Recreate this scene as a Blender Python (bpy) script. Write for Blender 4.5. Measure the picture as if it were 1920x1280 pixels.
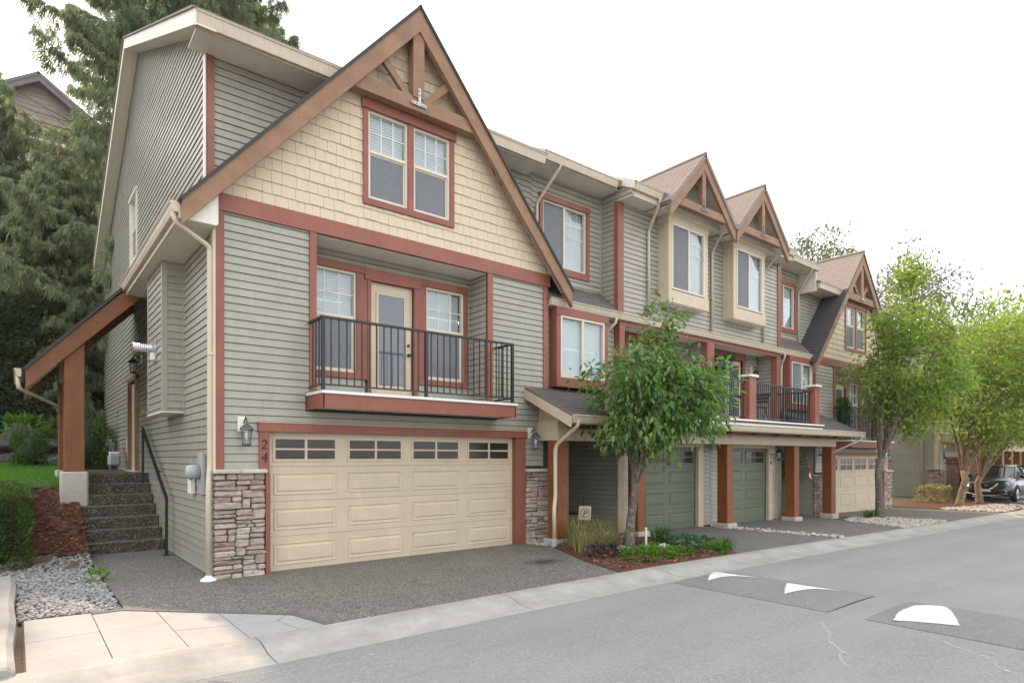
import bpy, math, random
import numpy as np
from mathutils import Vector, Matrix

for o in list(bpy.data.objects): bpy.data.objects.remove(o)
scene = bpy.context.scene
COL = scene.collection
random.seed(7)
RNG = np.random.default_rng(11)
R = math.radians

# ------------------------------------------------------------------ camera
CAM = (-2.2044, -9.4872, 1.738)
cd = bpy.data.cameras.new('camera')
cd.sensor_width = 36.0
cd.lens = 36.0 * 1150 / 1920
cd.shift_y = (856.5 - 640) / 1920
cd.clip_start = 0.05
cd.clip_end = 900
cam = bpy.data.objects.new('camera', cd)
COL.objects.link(cam)
cam.location = CAM
cam.rotation_euler = (R(90), 0, R(-38.924))
scene.camera = cam

# ------------------------------------------------------------------ world and sun
SUN_ELEV, SUN_AZ = 36.0, -0.5          # azimuth in degrees, 0 = +Y (behind the houses), positive towards +X
world = bpy.data.worlds.new('World')
scene.world = world
world.use_nodes = True
wn = world.node_tree
for n in list(wn.nodes): wn.nodes.remove(n)
wo = wn.nodes.new('ShaderNodeOutputWorld')
wb = wn.nodes.new('ShaderNodeBackground')
sk = wn.nodes.new('ShaderNodeTexSky')
sk.sky_type = 'NISHITA'
sk.sun_disc = False
sk.sun_elevation = R(SUN_ELEV)
sk.sun_rotation = R(SUN_AZ)
sk.air_density = 1.0
sk.dust_density = 4.0
sk.ozone_density = 1.0
mx = wn.nodes.new('ShaderNodeMix')
mx.data_type = 'RGBA'
mx.inputs[0].default_value = 0.88       # thick white haze over the clear sky
wn.links.new(sk.outputs[0], mx.inputs[6])
mx.inputs[7].default_value = (16.5, 16.7, 17.0, 1)
wn.links.new(mx.outputs[2], wb.inputs[0])
wb.inputs[1].default_value = 0.10
wn.links.new(wb.outputs[0], wo.inputs[0])
sd = bpy.data.lights.new('sun', 'SUN')
sd.energy = 4.0
sd.angle = R(1.2)
sd.color = (1.0, 0.69, 0.47)
sun = bpy.data.objects.new('sun', sd)
COL.objects.link(sun)
_d = Vector((math.sin(R(SUN_AZ)) * math.cos(R(SUN_ELEV)), math.cos(R(SUN_AZ)) * math.cos(R(SUN_ELEV)), math.sin(R(SUN_ELEV))))
sun.rotation_euler = _d.to_track_quat('Z', 'Y').to_euler()
sun.location = (0, 30, 30)
scene.render.engine = 'CYCLES'
vs = scene.view_settings
vs.view_transform = 'Standard'
vs.look = 'None'
vs.exposure = 0.5
vs.gamma = 1.0
scene.cycles.max_bounces = 8
scene.cycles.transparent_max_bounces = 16
scene.cycles.diffuse_bounces = 4

# ------------------------------------------------------------------ mesh helpers
class MB:
    def __init__(s): s.v, s.f = [], []
    def add(s, vs, fs):
        b = len(s.v)
        s.v += [tuple(p) for p in vs]
        s.f += [tuple(i + b for i in f) for f in fs]
        return s
    def box(s, x0, x1, y0, y1, z0, z1):
        return s.add([(x0,y0,z0),(x1,y0,z0),(x1,y1,z0),(x0,y1,z0),(x0,y0,z1),(x1,y0,z1),(x1,y1,z1),(x0,y1,z1)],
                     [(3,2,1,0),(4,5,6,7),(0,1,5,4),(1,2,6,5),(2,3,7,6),(3,0,4,7)])
    def cbox(s, x0, x1, y0, y1, z0, z1, c=.01):
        # chamfered box
        vs = []; idx = {}
        X, Y, Z = (x0, x1), (y0, y1), (z0, z1)
        for i in (0,1):
            for j in (0,1):
                for k in (0,1):
                    sx, sy, sz = (1,-1)[i]*c, (1,-1)[j]*c, (1,-1)[k]*c
                    idx[i,j,k,'x'] = len(vs); vs.append((X[i], Y[j]+sy, Z[k]+sz))
                    idx[i,j,k,'y'] = len(vs); vs.append((X[i]+sx, Y[j], Z[k]+sz))
                    idx[i,j,k,'z'] = len(vs); vs.append((X[i]+sx, Y[j]+sy, Z[k]))
        g = lambda *a: idx[a]
        fs = [(g(0,0,0,'x'),g(0,0,1,'x'),g(0,1,1,'x'),g(0,1,0,'x')),(g(1,0,0,'x'),g(1,1,0,'x'),g(1,1,1,'x'),g(1,0,1,'x')),
              (g(0,0,0,'y'),g(1,0,0,'y'),g(1,0,1,'y'),g(0,0,1,'y')),(g(0,1,0,'y'),g(0,1,1,'y'),g(1,1,1,'y'),g(1,1,0,'y')),
              (g(0,0,0,'z'),g(0,1,0,'z'),g(1,1,0,'z'),g(1,0,0,'z')),(g(0,0,1,'z'),g(1,0,1,'z'),g(1,1,1,'z'),g(0,1,1,'z'))]
        for j in (0,1):
            for k in (0,1): fs.append((g(0,j,k,'y'),g(1,j,k,'y'),g(1,j,k,'z'),g(0,j,k,'z')))
        for i in (0,1):
            for k in (0,1): fs.append((g(i,0,k,'x'),g(i,1,k,'x'),g(i,1,k,'z'),g(i,0,k,'z')))
        for i in (0,1):
            for j in (0,1): fs.append((g(i,j,0,'x'),g(i,j,1,'x'),g(i,j,1,'y'),g(i,j,0,'y')))
        for i in (0,1):
            for j in (0,1):
                for k in (0,1): fs.append((g(i,j,k,'x'),g(i,j,k,'y'),g(i,j,k,'z')))
        return s.add(vs, fs)
    def prism(s, poly, fn, d0, d1):
        # poly: list of (u,v); fn(u,v,d)->xyz
        n = len(poly)
        vs = [fn(u,v,d0) for u,v in poly] + [fn(u,v,d1) for u,v in poly]
        fs = [tuple(range(n))[::-1], tuple(range(n,2*n))] + [(i,(i+1)%n,n+(i+1)%n,n+i) for i in range(n)]
        return s.add(vs, fs)
    def tube(s, pts, rad, n=8, caps=True):
        pts = [Vector(p) for p in pts]
        rads = rad if isinstance(rad, (list, tuple)) else [rad]*len(pts)
        b = len(s.v); up = None
        for i, p in enumerate(pts):
            t = (pts[min(i+1,len(pts)-1)] - pts[max(i-1,0)]).normalized()
            if up is None:
                up = Vector((0,0,1)) if abs(t.z) < .9 else Vector((1,0,0))
            a = t.cross(up)
            if a.length < 1e-4: a = t.cross(Vector((0,1,.2)))
            a.normalize(); c = a.cross(t).normalized(); up = c
            for k in range(n):
                w = 2*math.pi*k/n
                s.v.append(tuple(p + (a*math.cos(w) + c*math.sin(w))*rads[i]))
        for i in range(len(pts)-1):
            for k in range(n):
                s.f.append((b+i*n+k, b+i*n+(k+1)%n, b+(i+1)*n+(k+1)%n, b+(i+1)*n+k))
        if caps:
            s.f.append(tuple(b+k for k in range(n))[::-1])
            s.f.append(tuple(b+(len(pts)-1)*n+k for k in range(n)))
        return s
    def lathe(s, c, prof, n=14, axis='z'):
        # prof: list of (r, h)
        b = len(s.v)
        for r, h in prof:
            for k in range(n):
                w = 2*math.pi*k/n; p = (r*math.cos(w), r*math.sin(w), h)
                if axis == 'x': p = (h, p[0], p[1])
                elif axis == 'y': p = (p[0], h, p[1])
                s.v.append((c[0]+p[0], c[1]+p[1], c[2]+p[2]))
        for i in range(len(prof)-1):
            for k in range(n): s.f.append((b+i*n+k, b+i*n+(k+1)%n, b+(i+1)*n+(k+1)%n, b+(i+1)*n+k))
        s.f.append(tuple(b+k for k in range(n))[::-1]); s.f.append(tuple(b+(len(prof)-1)*n+k for k in range(n)))
        return s

ORG = {}
def org(o):
    return ORG.get(o.name, Vector((0,0,0))) if o is not None else Vector((0,0,0))
def tag(o, label=None, cat=None, group=None, kind=None):
    if label: o['label'] = label
    if cat: o['category'] = cat
    if group: o['group'] = group
    if kind: o['kind'] = kind
    return o
def thing(name, label, cat, loc=(0,0,0), group=None):
    o = bpy.data.objects.new(name, None)
    o.empty_display_size = .2
    COL.objects.link(o); o.location = loc; ORG[o.name] = Vector(loc)
    return tag(o, label, cat, group)
def link(name, me, mat, parent=None, smooth=False, kind=None, loc=None):
    o = bpy.data.objects.new(name, me)
    COL.objects.link(o)
    if mat is not None and not me.materials: me.materials.append(mat)
    if smooth: me.polygons.foreach_set('use_smooth', [True]*len(me.polygons))
    po = org(parent)
    if parent is not None: o.parent = parent
    w = Vector(loc) if loc is not None else po
    o.location = w - po
    ORG[o.name] = w.copy()
    if kind: o['kind'] = kind
    return o
def put(name, mb, mat, parent=None, smooth=False, kind=None):
    po = org(parent)
    me = bpy.data.meshes.new(name)
    me.from_pydata([(p[0]-po.x, p[1]-po.y, p[2]-po.z) for p in mb.v], [], mb.f)
    return link(name, me, mat, parent, smooth, kind)
def put_np(name, V, F, mat, parent=None, smooth=False, kind=None, loc=None):
    # V (n,3) world coords, F (m,k) int
    po = np.array(org(parent)) if loc is None else np.array(loc)
    me = bpy.data.meshes.new(name)
    V = np.asarray(V, float) - po
    F = np.asarray(F)
    me.vertices.add(len(V)); me.vertices.foreach_set('co', V.astype(np.float32).ravel())
    m, k = F.shape
    me.loops.add(m*k); me.loops.foreach_set('vertex_index', F.astype(np.int32).ravel())
    me.polygons.add(m); me.polygons.foreach_set('loop_start', np.arange(0, m*k, k, dtype=np.int32))
    me.polygons.foreach_set('loop_total', np.full(m, k, dtype=np.int32))
    me.update(calc_edges=True)
    return link(name, me, mat, parent, smooth, kind, loc)
def pieces(name, rest_name, lst, mat, parent, limit=300):
    """lst: list of MB (largest first). The first are objects of their own, the rest one stuff part."""
    for mb in lst[:limit]: put(name, mb, mat, parent)
    if len(lst) > limit:
        r = MB()
        for mb in lst[limit:]: r.add(mb.v, mb.f)
        put(rest_name, r, mat, parent, kind='stuff')

class Frame:
    """a wall plane: u along it, z up, d outwards"""
    def __init__(s, O, U, N, zf=None, V=(0,0,1)):
        s.O, s.U, s.N, s.V, s.zf = Vector(O), Vector(U), Vector(N), Vector(V), (zf or (lambda z: z))
    def P(s, u, z, d=0.0):
        p = s.O + s.U*u + s.N*d + s.V*s.zf(z)
        return (p.x, p.y, p.z)
    def box(s, mb, u0, u1, z0, z1, d0, d1):
        return mb.prism([(u0,z0),(u1,z0),(u1,z1),(u0,z1)], s.P, d0, d1)
    def cbox(s, mb, u0, u1, z0, z1, d0, d1, c=.008):
        t = MB().cbox(u0, u1, z0, z1, d0, d1, c)
        return mb.add([s.P(*p) for p in t.v], t.f)
    def shift(s, d): return Frame(s.O + s.N*d, s.U, s.N, s.zf, s.V)

def _ints(poly, z):
    xs = []
    n = len(poly)
    for i in range(n):
        (u0, z0), (u1, z1) = poly[i], poly[(i+1) % n]
        if (z0 <= z < z1) or (z1 <= z < z0):
            xs.append(u0 + (u1-u0)*(z-z0)/(z1-z0))
    xs.sort()
    return [(xs[i], xs[i+1]) for i in range(0, len(xs)-1, 2)]
def strips(poly, holes, za, zb):
    """trapezoids (a0,b0,a1,b1) of the polygon minus the holes between za and zb (no break inside)"""
    e = (zb-za)*1e-4
    A, B = _ints(poly, za+e), _ints(poly, zb-e)
    out = []
    if len(A) != len(B): return out
    zm = (za+zb)/2
    hs = sorted([(h[0], h[1]) for h in holes if h[2] < zm < h[3]])
    for (a0,b0), (a1,b1) in zip(A, B):
        cur = [(a0,b0,a1,b1)]
        for h0, h1 in hs:
            nxt = []
            for p0,q0,p1,q1 in cur:
                l = (p0, max(p0,min(q0,h0)), p1, max(p1,min(q1,h0)))
                r = (min(q0,max(p0,h1)), q0, min(q1,max(p1,h1)), q1)
                for t in (l, r):
                    if (t[1]-t[0]) + (t[3]-t[2]) > .03: nxt.append(t)
            cur = nxt
        out += cur
    return out
def breaks(poly, holes, za, zb):
    zs = {za, zb}
    for _, z in poly: zs.add(z)
    for h in holes: zs.add(h[2]); zs.add(h[3])
    return sorted(z for z in zs if za-1e-6 <= z <= zb+1e-6)
def wall_mb(fr, poly, holes, thick=.14):
    mb = MB()
    zs = breaks(poly, holes, min(p[1] for p in poly), max(p[1] for p in poly))
    for za, zb in zip(zs, zs[1:]):
        if zb-za < 1e-4: continue
        for a0,b0,a1,b1 in strips(poly, holes, za, zb):
            mb.prism([(a0,za),(b0,za),(b1,zb),(a1,zb)], fr.P, -thick, 0)
    return mb
def siding(fr, poly, holes, exp=.115, z0=None, bot=.021, top=.005, slot=.009):
    """lap boards, one MB per continuous board"""
    lo = min(p[1] for p in poly) if z0 is None else z0
    hi = max(p[1] for p in poly)
    out = []
    k = 0
    while lo + k*exp < hi - .01:
        za, zb = lo + k*exp, min(lo + (k+1)*exp, hi)
        k += 1
        prof = lambda z: top + (bot-top)*(zb_full-z)/exp
        zb_full = za + exp
        bs = breaks(poly, holes, za, zb)
        boards = []     # [ (mb, lo,hi) ]
        off = random.uniform(0, 3.66)
        for p, q in zip(bs, bs[1:]):
            if q-p < 2e-3: continue
            tz = []
            for a0,b0,a1,b1 in strips(poly, holes, p, q):
                cu = [off+3.66*i for i in range(-3, 8) if max(a0,a1)+.35 < off+3.66*i < min(b0,b1)-.35]
                e0, e1 = a0, a1
                for c in cu:
                    tz.append((e0,c-.001,e1,c-.001)); e0 = e1 = c+.001
                tz.append((e0,b0,e1,b1))
            for a0,b0,a1,b1 in tz:
                tgt = None
                for bd in boards:
                    if a0 < bd[2]-.005 and b0 > bd[1]+.005: tgt = bd; break
                if tgt is None:
                    tgt = [MB(), a0, b0]; boards.append(tgt)
                if q > zb_full-1e-4 and q-p > slot*1.5: q = q-slot
                jg = .0022 if int(round((a0-off)/3.66)) % 2 else 0.0
                dp, dq = prof(p)+jg, prof(q)+jg
                vs = [fr.P(a0,p,dp),fr.P(b0,p,dp),fr.P(b1,q,dq),fr.P(a1,q,dq),fr.P(a0,p,0),fr.P(b0,p,0),fr.P(b1,q,0),fr.P(a1,q,0)]
                fs = [(0,1,2,3),(4,5,1,0),(4,0,3,7),(1,5,6,2),(3,2,6,7)]
                tgt[0].add(vs, fs)
        out += [(b[0], b[2]-b[1]) for b in boards]
    return out
def sizesort(lst):
    return [m for m, w in sorted(lst, key=lambda t: -t[1])]

# ------------------------------------------------------------------ materials
class NT:
    def __init__(s, name):
        s.m = bpy.data.materials.new(name); s.m.use_nodes = True
        s.t = s.m.node_tree; s.b = s.t.nodes['Principled BSDF']; s.out = s.t.nodes['Material Output']
    def n(s, typ, **kw):
        o = s.t.nodes.new(typ)
        for k, v in kw.items():
            if k.startswith('i_'): o.inputs[k[2:].replace('_', ' ')].default_value = v
            else: setattr(o, k, v)
        return o
    def l(s, a, b): s.t.links.new(a, b)
    def coord(s, scale=(1,1,1), kind='Object', rot=(0,0,0)):
        if kind == 'World':
            c = s.n('ShaderNodeNewGeometry').outputs['Position']
        else:
            c = s.n('ShaderNodeTexCoord').outputs[kind]
        m = s.n('ShaderNodeMapping'); m.inputs['Scale'].default_value = scale; m.inputs['Rotation'].default_value = rot
        s.l(c, m.inputs[0]); return m.outputs[0]
    def noise(s, co, scale, detail=4, rough=.55, dist=0.0):
        o = s.n('ShaderNodeTexNoise'); o.inputs['Scale'].default_value = scale; o.inputs['Detail'].default_value = detail
        o.inputs['Roughness'].default_value = rough; o.inputs['Distortion'].default_value = dist
        s.l(co, o.inputs['Vector']); return o.outputs[0]
    def ramp(s, fac, stops):
        o = s.n('ShaderNodeValToRGB'); e = o.color_ramp.elements
        while len(e) < len(stops): e.new(.5)
        for el, (p, c) in zip(e, stops):
            el.position = p; el.color = (c[0], c[1], c[2], 1)
        s.l(fac, o.inputs[0]); return o.outputs[0]
    def mix(s, fac, a, b, mode='MIX'):
        o = s.n('ShaderNodeMix'); o.data_type = 'RGBA'; o.blend_type = mode
        for v, i in ((fac, 0), (a, 6), (b, 7)):
            if hasattr(v, 'is_linked'): s.l(v, o.inputs[i])
            else: o.inputs[i].default_value = v if i == 0 else ((v[0], v[1], v[2], 1))
        return o.outputs[2]
    def math(s, op, a, b=None):
        o = s.n('ShaderNodeMath'); o.operation = op
        for v, i in ((a, 0), (b, 1)):
            if v is None: continue
            if hasattr(v, 'is_linked'): s.l(v, o.inputs[i])
            else: o.inputs[i].default_value = v
        return o.outputs[0]
    def bump(s, h, strength, dist=.01):
        o = s.n('ShaderNodeBump'); o.inputs['Strength'].default_value = strength; o.inputs['Distance'].default_value = dist
        s.l(h, o.inputs['Height']); s.l(o.outputs[0], s.b.inputs['Normal']); return o.outputs[0]
    def col(s, c): s.l(c, s.b.inputs['Base Color'])
    def rough(s, r): s.b.inputs['Roughness'].default_value = r
    def orand(s): return s.n('ShaderNodeObjectInfo').outputs['Random']
    def isl(s): return s.n('ShaderNodeNewGeometry').outputs['Random Per Island']
def vary(c, k): return tuple(x*k for x in c)
def paint(name, c, rough=.55, amt=.12, dirt=.25, bump=.15, scale=3.0):
    """painted or vinyl surface: slight tone drift, faint streaks and dirt"""
    t = NT(name)
    w = t.coord((1,1,1), 'World')
    n1 = t.noise(w, scale, 5)
    st = t.noise(t.coord((9,9,.7), 'World'), 2.0, 4)
    base = t.ramp(n1, [(.3, vary(c, 1-amt)), (.7, vary(c, 1+amt*.5))])
    dr = t.ramp(st, [(.45, (0,0,0)), (.75, (1,1,1))])
    m = t.mix(t.math('MULTIPLY', dr, dirt), base, vary((c[0]*.62, c[1]*.6, c[2]*.55), 1.0))
    r = t.orand()
    hv = t.n('ShaderNodeHueSaturation'); t.l(m, hv.inputs['Color'])
    mr = t.n('ShaderNodeMapRange'); mr.inputs[3].default_value = 1-amt*.5; mr.inputs[4].default_value = 1+amt*.5
    t.l(r, mr.inputs[0]); t.l(mr.outputs[0], hv.inputs['Value'])
    t.col(hv.outputs[0])
    t.rough(rough)
    t.bump(t.noise(t.coord((3,3,30), 'World'), 14, 3), bump, .003)
    return t.m
def timber(name, c1, c2, rough=.6, axis=(1,1,12)):
    t = NT(name)
    w = t.coord(axis, 'World')
    n1 = t.noise(w, 2.2, 8, .65, .6)
    n2 = t.noise(t.coord((1,1,1), 'World'), 2.5, 5)
    kn = t.noise(t.coord((1,1,1), 'World'), 9, 2)
    a = t.ramp(n1, [(.25, c1), (.75, c2)])
    b = t.mix(t.ramp(n2, [(.35, (0,0,0)), (.8, (.6,.6,.6))]), a, vary(c1, .62))
    b = t.mix(t.ramp(kn, [(.73, (0,0,0)), (.77, (1,1,1))]), b, vary(c1, .3))
    t.col(b); t.rough(rough); t.bump(n1, .35, .006)
    return t.m

M = {}
M['siding'] = paint('sage vinyl siding', (.338,.33,.275), .32, .10, .22, .12)
M['sage_trim'] = paint('sage trim', (.33,.335,.275), .45, .08, .2)
M['red'] = paint('brick red trim', (.262,.086,.056), .5, .16, .35)
M['cream'] = paint('cream trim', (.57,.475,.345), .5, .08, .25)
M['gutter'] = paint('almond gutter', (.55,.475,.37), .38, .07, .3)
M['vinyl'] = paint('almond vinyl frame', (.66,.60,.49), .35, .05, .1)
M['white'] = paint('white vinyl', (.75,.74,.71), .4, .05, .15)
M['fascia'] = paint('ivory fascia', (.70,.655,.56), .45, .05, .2)
M['soffit'] = paint('white soffit', (.70,.66,.585), .55, .06, .15)
M['garage'] = paint('cream garage door', (.55,.46,.337), .42, .06, .16, .2)
M['garage_green'] = paint('green garage door', (.118,.148,.10), .42, .06, .14, .2)
M['garage_brown'] = paint('russet garage door', (.19,.055,.032), .45, .1, .2, .2)
M['door'] = paint('cream door', (.58,.49,.35), .4, .05, .1)
M['barge'] = timber('weathered brown bargeboard', (.225,.122,.068), (.345,.20,.115), .6, (2,2,2))
M['post'] = timber('stained cedar post', (.15,.045,.009), (.29,.098,.021), .5, (9,9,.8))
M['post_beam'] = timber('stained cedar beam', (.15,.05,.012), (.27,.10,.027), .5, (1,1,9))
M['gap_shade'] = paint('dark building paper behind the siding', (.045,.044,.038), .9, .1, .1)  # dark colour stands in for the shadow lines between siding boards
M['black'] = paint('black metal', (.012,.013,.015), .38, .1, .05, .05)
M['iron'] = paint('black iron', (.018,.018,.02), .5, .1, .05, .05)

def mk_metal(name, c, rough):
    t = NT(name); t.col(t.ramp(t.noise(t.coord((1,1,1),'World'), 25, 4), [(.3, vary(c,.75)), (.7, c)]))
    t.b.inputs['Metallic'].default_value = .85; t.rough(rough); return t.m
M['steel'] = mk_metal('galvanised steel', (.45,.47,.50), .45)
M['pewter'] = mk_metal('pewter lamp metal', (.16,.17,.18), .5)
M['alu'] = mk_metal('ribbed aluminium', (.75,.75,.76), .3)
M['grey_box'] = paint('grey meter paint', (.36,.38,.385), .5, .08, .2)

def mk_shake():
    t = NT('cream cedar shake')
    w = t.coord((40,40,1.2), 'World')
    g = t.noise(w, 2.0, 4)
    r = t.orand()
    c = t.ramp(t.isl(), [(0, (.58,.475,.335)), (.5, (.62,.52,.375)), (1, (.66,.565,.42))])
    c = t.mix(t.math('MULTIPLY', t.ramp(g, [(.4,(0,0,0)),(.75,(1,1,1))]), .28), c, (.40,.29,.17))
    t.col(c); t.rough(.7); t.bump(g, .3, .004); return t.m
M['shake'] = mk_shake()
def mk_stone():
    t = NT('ledge stone')
    r = t.orand()
    c = t.ramp(r, [(0,(.36,.275,.215)),(.18,(.46,.38,.30)),(.36,(.33,.285,.255)),(.54,(.50,.45,.39)),(.7,(.41,.31,.25)),(.84,(.34,.21,.18)),(1,(.44,.425,.40))])
    t.t.nodes[-1].color_ramp.interpolation = 'LINEAR'
    n = t.noise(t.coord((1,1,2),'World'), 11, 9, .65)
    c = t.mix(t.ramp(n,[(.33,(.75,.75,.75)),(.5,(0,0,0))]), c, (.19,.14,.12))
    c = t.mix(t.math('MULTIPLY', t.ramp(n,[(.56,(0,0,0)),(.74,(1,1,1))]), .6), c, (.56,.51,.44))
    t.col(c); t.rough(.85); t.bump(t.noise(t.coord((1,1,1.6),'World'), 24, 8, .7), .8, .02); return t.m
M['stone'] = mk_stone()
M['mortar'] = paint('dark mortar', (.075,.062,.052), .9, .2, .3, .5, 12)
M['cap'] = paint('stone cap', (.52,.47,.39), .8, .2, .5, .6, 9)

def mk_agg(name, dark, light, scale=80, wet=.0):
    """exposed aggregate concrete"""
    t = NT(name)
    w = t.coord((1,1,1), 'World')
    v = t.n('ShaderNodeTexVoronoi'); v.inputs['Scale'].default_value = scale; t.l(w, v.inputs['Vector'])
    sep = t.n('ShaderNodeSeparateColor'); t.l(v.outputs['Color'], sep.inputs[0])
    c = t.ramp(sep.outputs[0], [(0, vary(dark,.22)), (.35, vary(dark,.8)), (.62, vary(light,.6)), (.84, light), (1, (light[0]*1.9, light[1]*1.87, light[2]*1.78))])
    edge = t.ramp(v.outputs['Distance'], [(.28,(0,0,0)),(.55,(1,1,1))])
    c = t.mix(t.math('MULTIPLY', edge, .55), c, vary(dark,.6))
    big = t.noise(w, .9, 6, .62)
    c = t.mix(t.math('MULTIPLY', t.ramp(big,[(.38,(0,0,0)),(.66,(1,1,1))]), .38), c, vary(dark,.75))
    mid = t.noise(w, 5.5, 5, .6)
    c = t.mix(t.math('MULTIPLY', t.ramp(mid,[(.45,(0,0,0)),(.75,(1,1,1))]), .25), c, vary(light,.85))
    t.col(c); t.rough(.75)
    t.bump(v.outputs['Distance'], -.6, .01); return t.m
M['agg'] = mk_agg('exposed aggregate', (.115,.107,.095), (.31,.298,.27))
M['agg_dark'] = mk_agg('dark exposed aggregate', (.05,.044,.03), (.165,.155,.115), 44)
def mk_asphalt(name, c, sc=85):
    t = NT(name); w = t.coord((1,1,1),'World')
    n = t.noise(w, sc, 6, .85); n2 = t.noise(w, .55, 6, .6); n3 = t.noise(w, 28, 3, .7)
    v = t.n('ShaderNodeTexVoronoi'); v.inputs['Scale'].default_value = sc*.62; t.l(w, v.inputs['Vector'])
    sp = t.n('ShaderNodeSeparateColor'); t.l(v.outputs['Color'], sp.inputs[0])
    k = t.ramp(n, [(.3, vary(c,.5)), (.5, c), (.7, vary(c,1.5))])
    k = t.mix(.4, k, t.ramp(sp.outputs[0], [(0, vary(c,.55)), (.5, vary(c,.95)), (.85, vary(c,1.15)), (1, vary(c,1.7))]))
    k = t.mix(t.math('MULTIPLY', t.ramp(n3,[(.4,(0,0,0)),(.7,(1,1,1))]), .18), k, vary(c,1.35))
    k = t.mix(t.math('MULTIPLY', t.ramp(n2,[(.38,(0,0,0)),(.68,(1,1,1))]), .42), k, vary((c[0]*1.02,c[1],c[2]*.97),.76))
    tr = t.noise(t.coord((.25,1.6,1),'World'), 1.1, 5)
    k = t.mix(t.math('MULTIPLY', t.ramp(tr,[(.42,(0,0,0)),(.66,(1,1,1))]), .38), k, vary(c,1.24))
    t.col(k); t.rough(.85); t.bump(n, .7, .008); return t.m
M['asphalt'] = mk_asphalt('road asphalt', (.232,.235,.234))
M['asphalt_new'] = mk_asphalt('hump asphalt', (.182,.185,.186), 95)
def mk_conc(name, c, sc=1.0, amt=.35):
    t = NT(name); w = t.coord((1,1,1),'World')
    n = t.noise(w, 2.2*sc, 8, .65); f = t.noise(w, 130, 3, .7); b = t.noise(w, 14*sc, 5, .6)
    k = t.ramp(n, [(.3, vary(c,1-amt)), (.7, vary(c,1.1))])
    k = t.mix(t.math('MULTIPLY', t.ramp(b,[(.5,(0,0,0)),(.75,(1,1,1))]), .3), k, vary(c,.6))
    k = t.mix(.18, k, t.ramp(f,[(.3,vary(c,.45)),(.7,vary(c,1.5))]))
    t.col(k); t.rough(.85); t.bump(f, .35, .004); return t.m
M['concrete'] = mk_conc('kerb concrete', (.35,.338,.31))
M['paver'] = mk_conc('smooth pavers', (.32,.315,.305), .7, .12)
M['paver_edge'] = mk_conc('dark paver border', (.13,.13,.128), 1, .3)
M['pedestal'] = mk_conc('pale concrete', (.48,.45,.40), 1.2, .25)
M['white_paint'] = mk_conc('worn white road paint', (.66,.66,.645), 4, .3)
def mk_shingle(name, c, moss=0.0, tone=None):
    t = NT(name); w = t.coord((1,1,1),'World')
    g = t.noise(w, 160, 3, .8); r = t.isl()
    k = t.ramp(r, [(0, vary(c,.66)), (.5, c), (1, vary(c,1.32))])
    k = t.mix(.35, k, t.ramp(g,[(.3,vary(c,.35)),(.7,vary(c,1.8))]))
    if tone:
        zz = t.n('ShaderNodeSeparateXYZ'); t.l(w, zz.inputs[0])
        n = t.noise(w, 2.5, 5)
        e = t.math('ADD', zz.outputs[2], t.math('MULTIPLY', n, .5))
        k = t.mix(t.ramp(t.math('DIVIDE', e, 12.0), [(tone[0]/12, (0,0,0)), (tone[0]/12+.02, (1,1,1))]), tone[1], k) if False else k
    if moss:
        n = t.noise(w, 6, 6, .6)
        k = t.mix(t.ramp(n,[(.56,(0,0,0)),(.64,(moss,moss,moss))]), k, (.36,.22,.055))
    t.col(k); t.rough(.9); t.bump(g, .6, .006); return t.m
M['shingle'] = mk_shingle('grey shingles', (.115,.105,.10))
M['shingle_tan'] = mk_shingle('tan shingles', (.245,.208,.182))
M['shingle_dark'] = mk_shingle('dark shingles', (.052,.05,.05))  # plain darker tone, also laid below the far gable's eave
M['shingle_moss'] = mk_shingle('mossy shingles', (.11,.098,.088), .8)

def mk_glass():
    t = NT('window glass')
    for n in list(t.t.nodes):
        if n != t.out: t.t.nodes.remove(n)
    tr = t.n('ShaderNodeBsdfTransparent'); tr.inputs[0].default_value = (.93,.96,.96,1)
    gl = t.n('ShaderNodeBsdfGlossy'); gl.inputs['Roughness'].default_value = .015; gl.inputs[0].default_value = (.9,.95,1,1)
    lw = t.n('ShaderNodeLayerWeight'); lw.inputs[0].default_value = .5
    fc = t.math('ADD', t.math('MULTIPLY', t.math('POWER', lw.outputs['Facing'], 4.0), .9), .07)
    nz = t.noise(t.coord((1,1,1),'World'), 1.3, 2)
    bp = t.n('ShaderNodeBump'); bp.inputs['Strength'].default_value = .04; bp.inputs['Distance'].default_value = .03
    t.l(nz, bp.inputs['Height']); t.l(bp.outputs[0], gl.inputs['Normal'])
    ms = t.n('ShaderNodeMixShader'); t.l(fc, ms.inputs[0]); t.l(tr.outputs[0], ms.inputs[1]); t.l(gl.outputs[0], ms.inputs[2])
    t.l(ms.outputs[0], t.out.inputs[0]); return t.m
M['glass'] = mk_glass()
def mk_screen():
    t = NT('insect screen')
    for n in list(t.t.nodes):
        if n != t.out: t.t.nodes.remove(n)
    tr = t.n('ShaderNodeBsdfTransparent'); df = t.n('ShaderNodeBsdfDiffuse'); df.inputs[0].default_value = (.27,.285,.31,1)
    ms = t.n('ShaderNodeMixShader'); ms.inputs[0].default_value = .5
    t.l(tr.outputs[0], ms.inputs[1]); t.l(df.outputs[0], ms.inputs[2]); t.l(ms.outputs[0], t.out.inputs[0]); return t.m
M['screen'] = mk_screen()
M['blind'] = paint('white blind slats', (.62,.635,.64), .6, .03, .05, .02)
M['dark'] = paint('dark tinted lite', (.03,.026,.022), .15, .1, .05, .02)
M['room'] = paint('dim room wall', (.20,.18,.15), .8, .1, .1)

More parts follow.
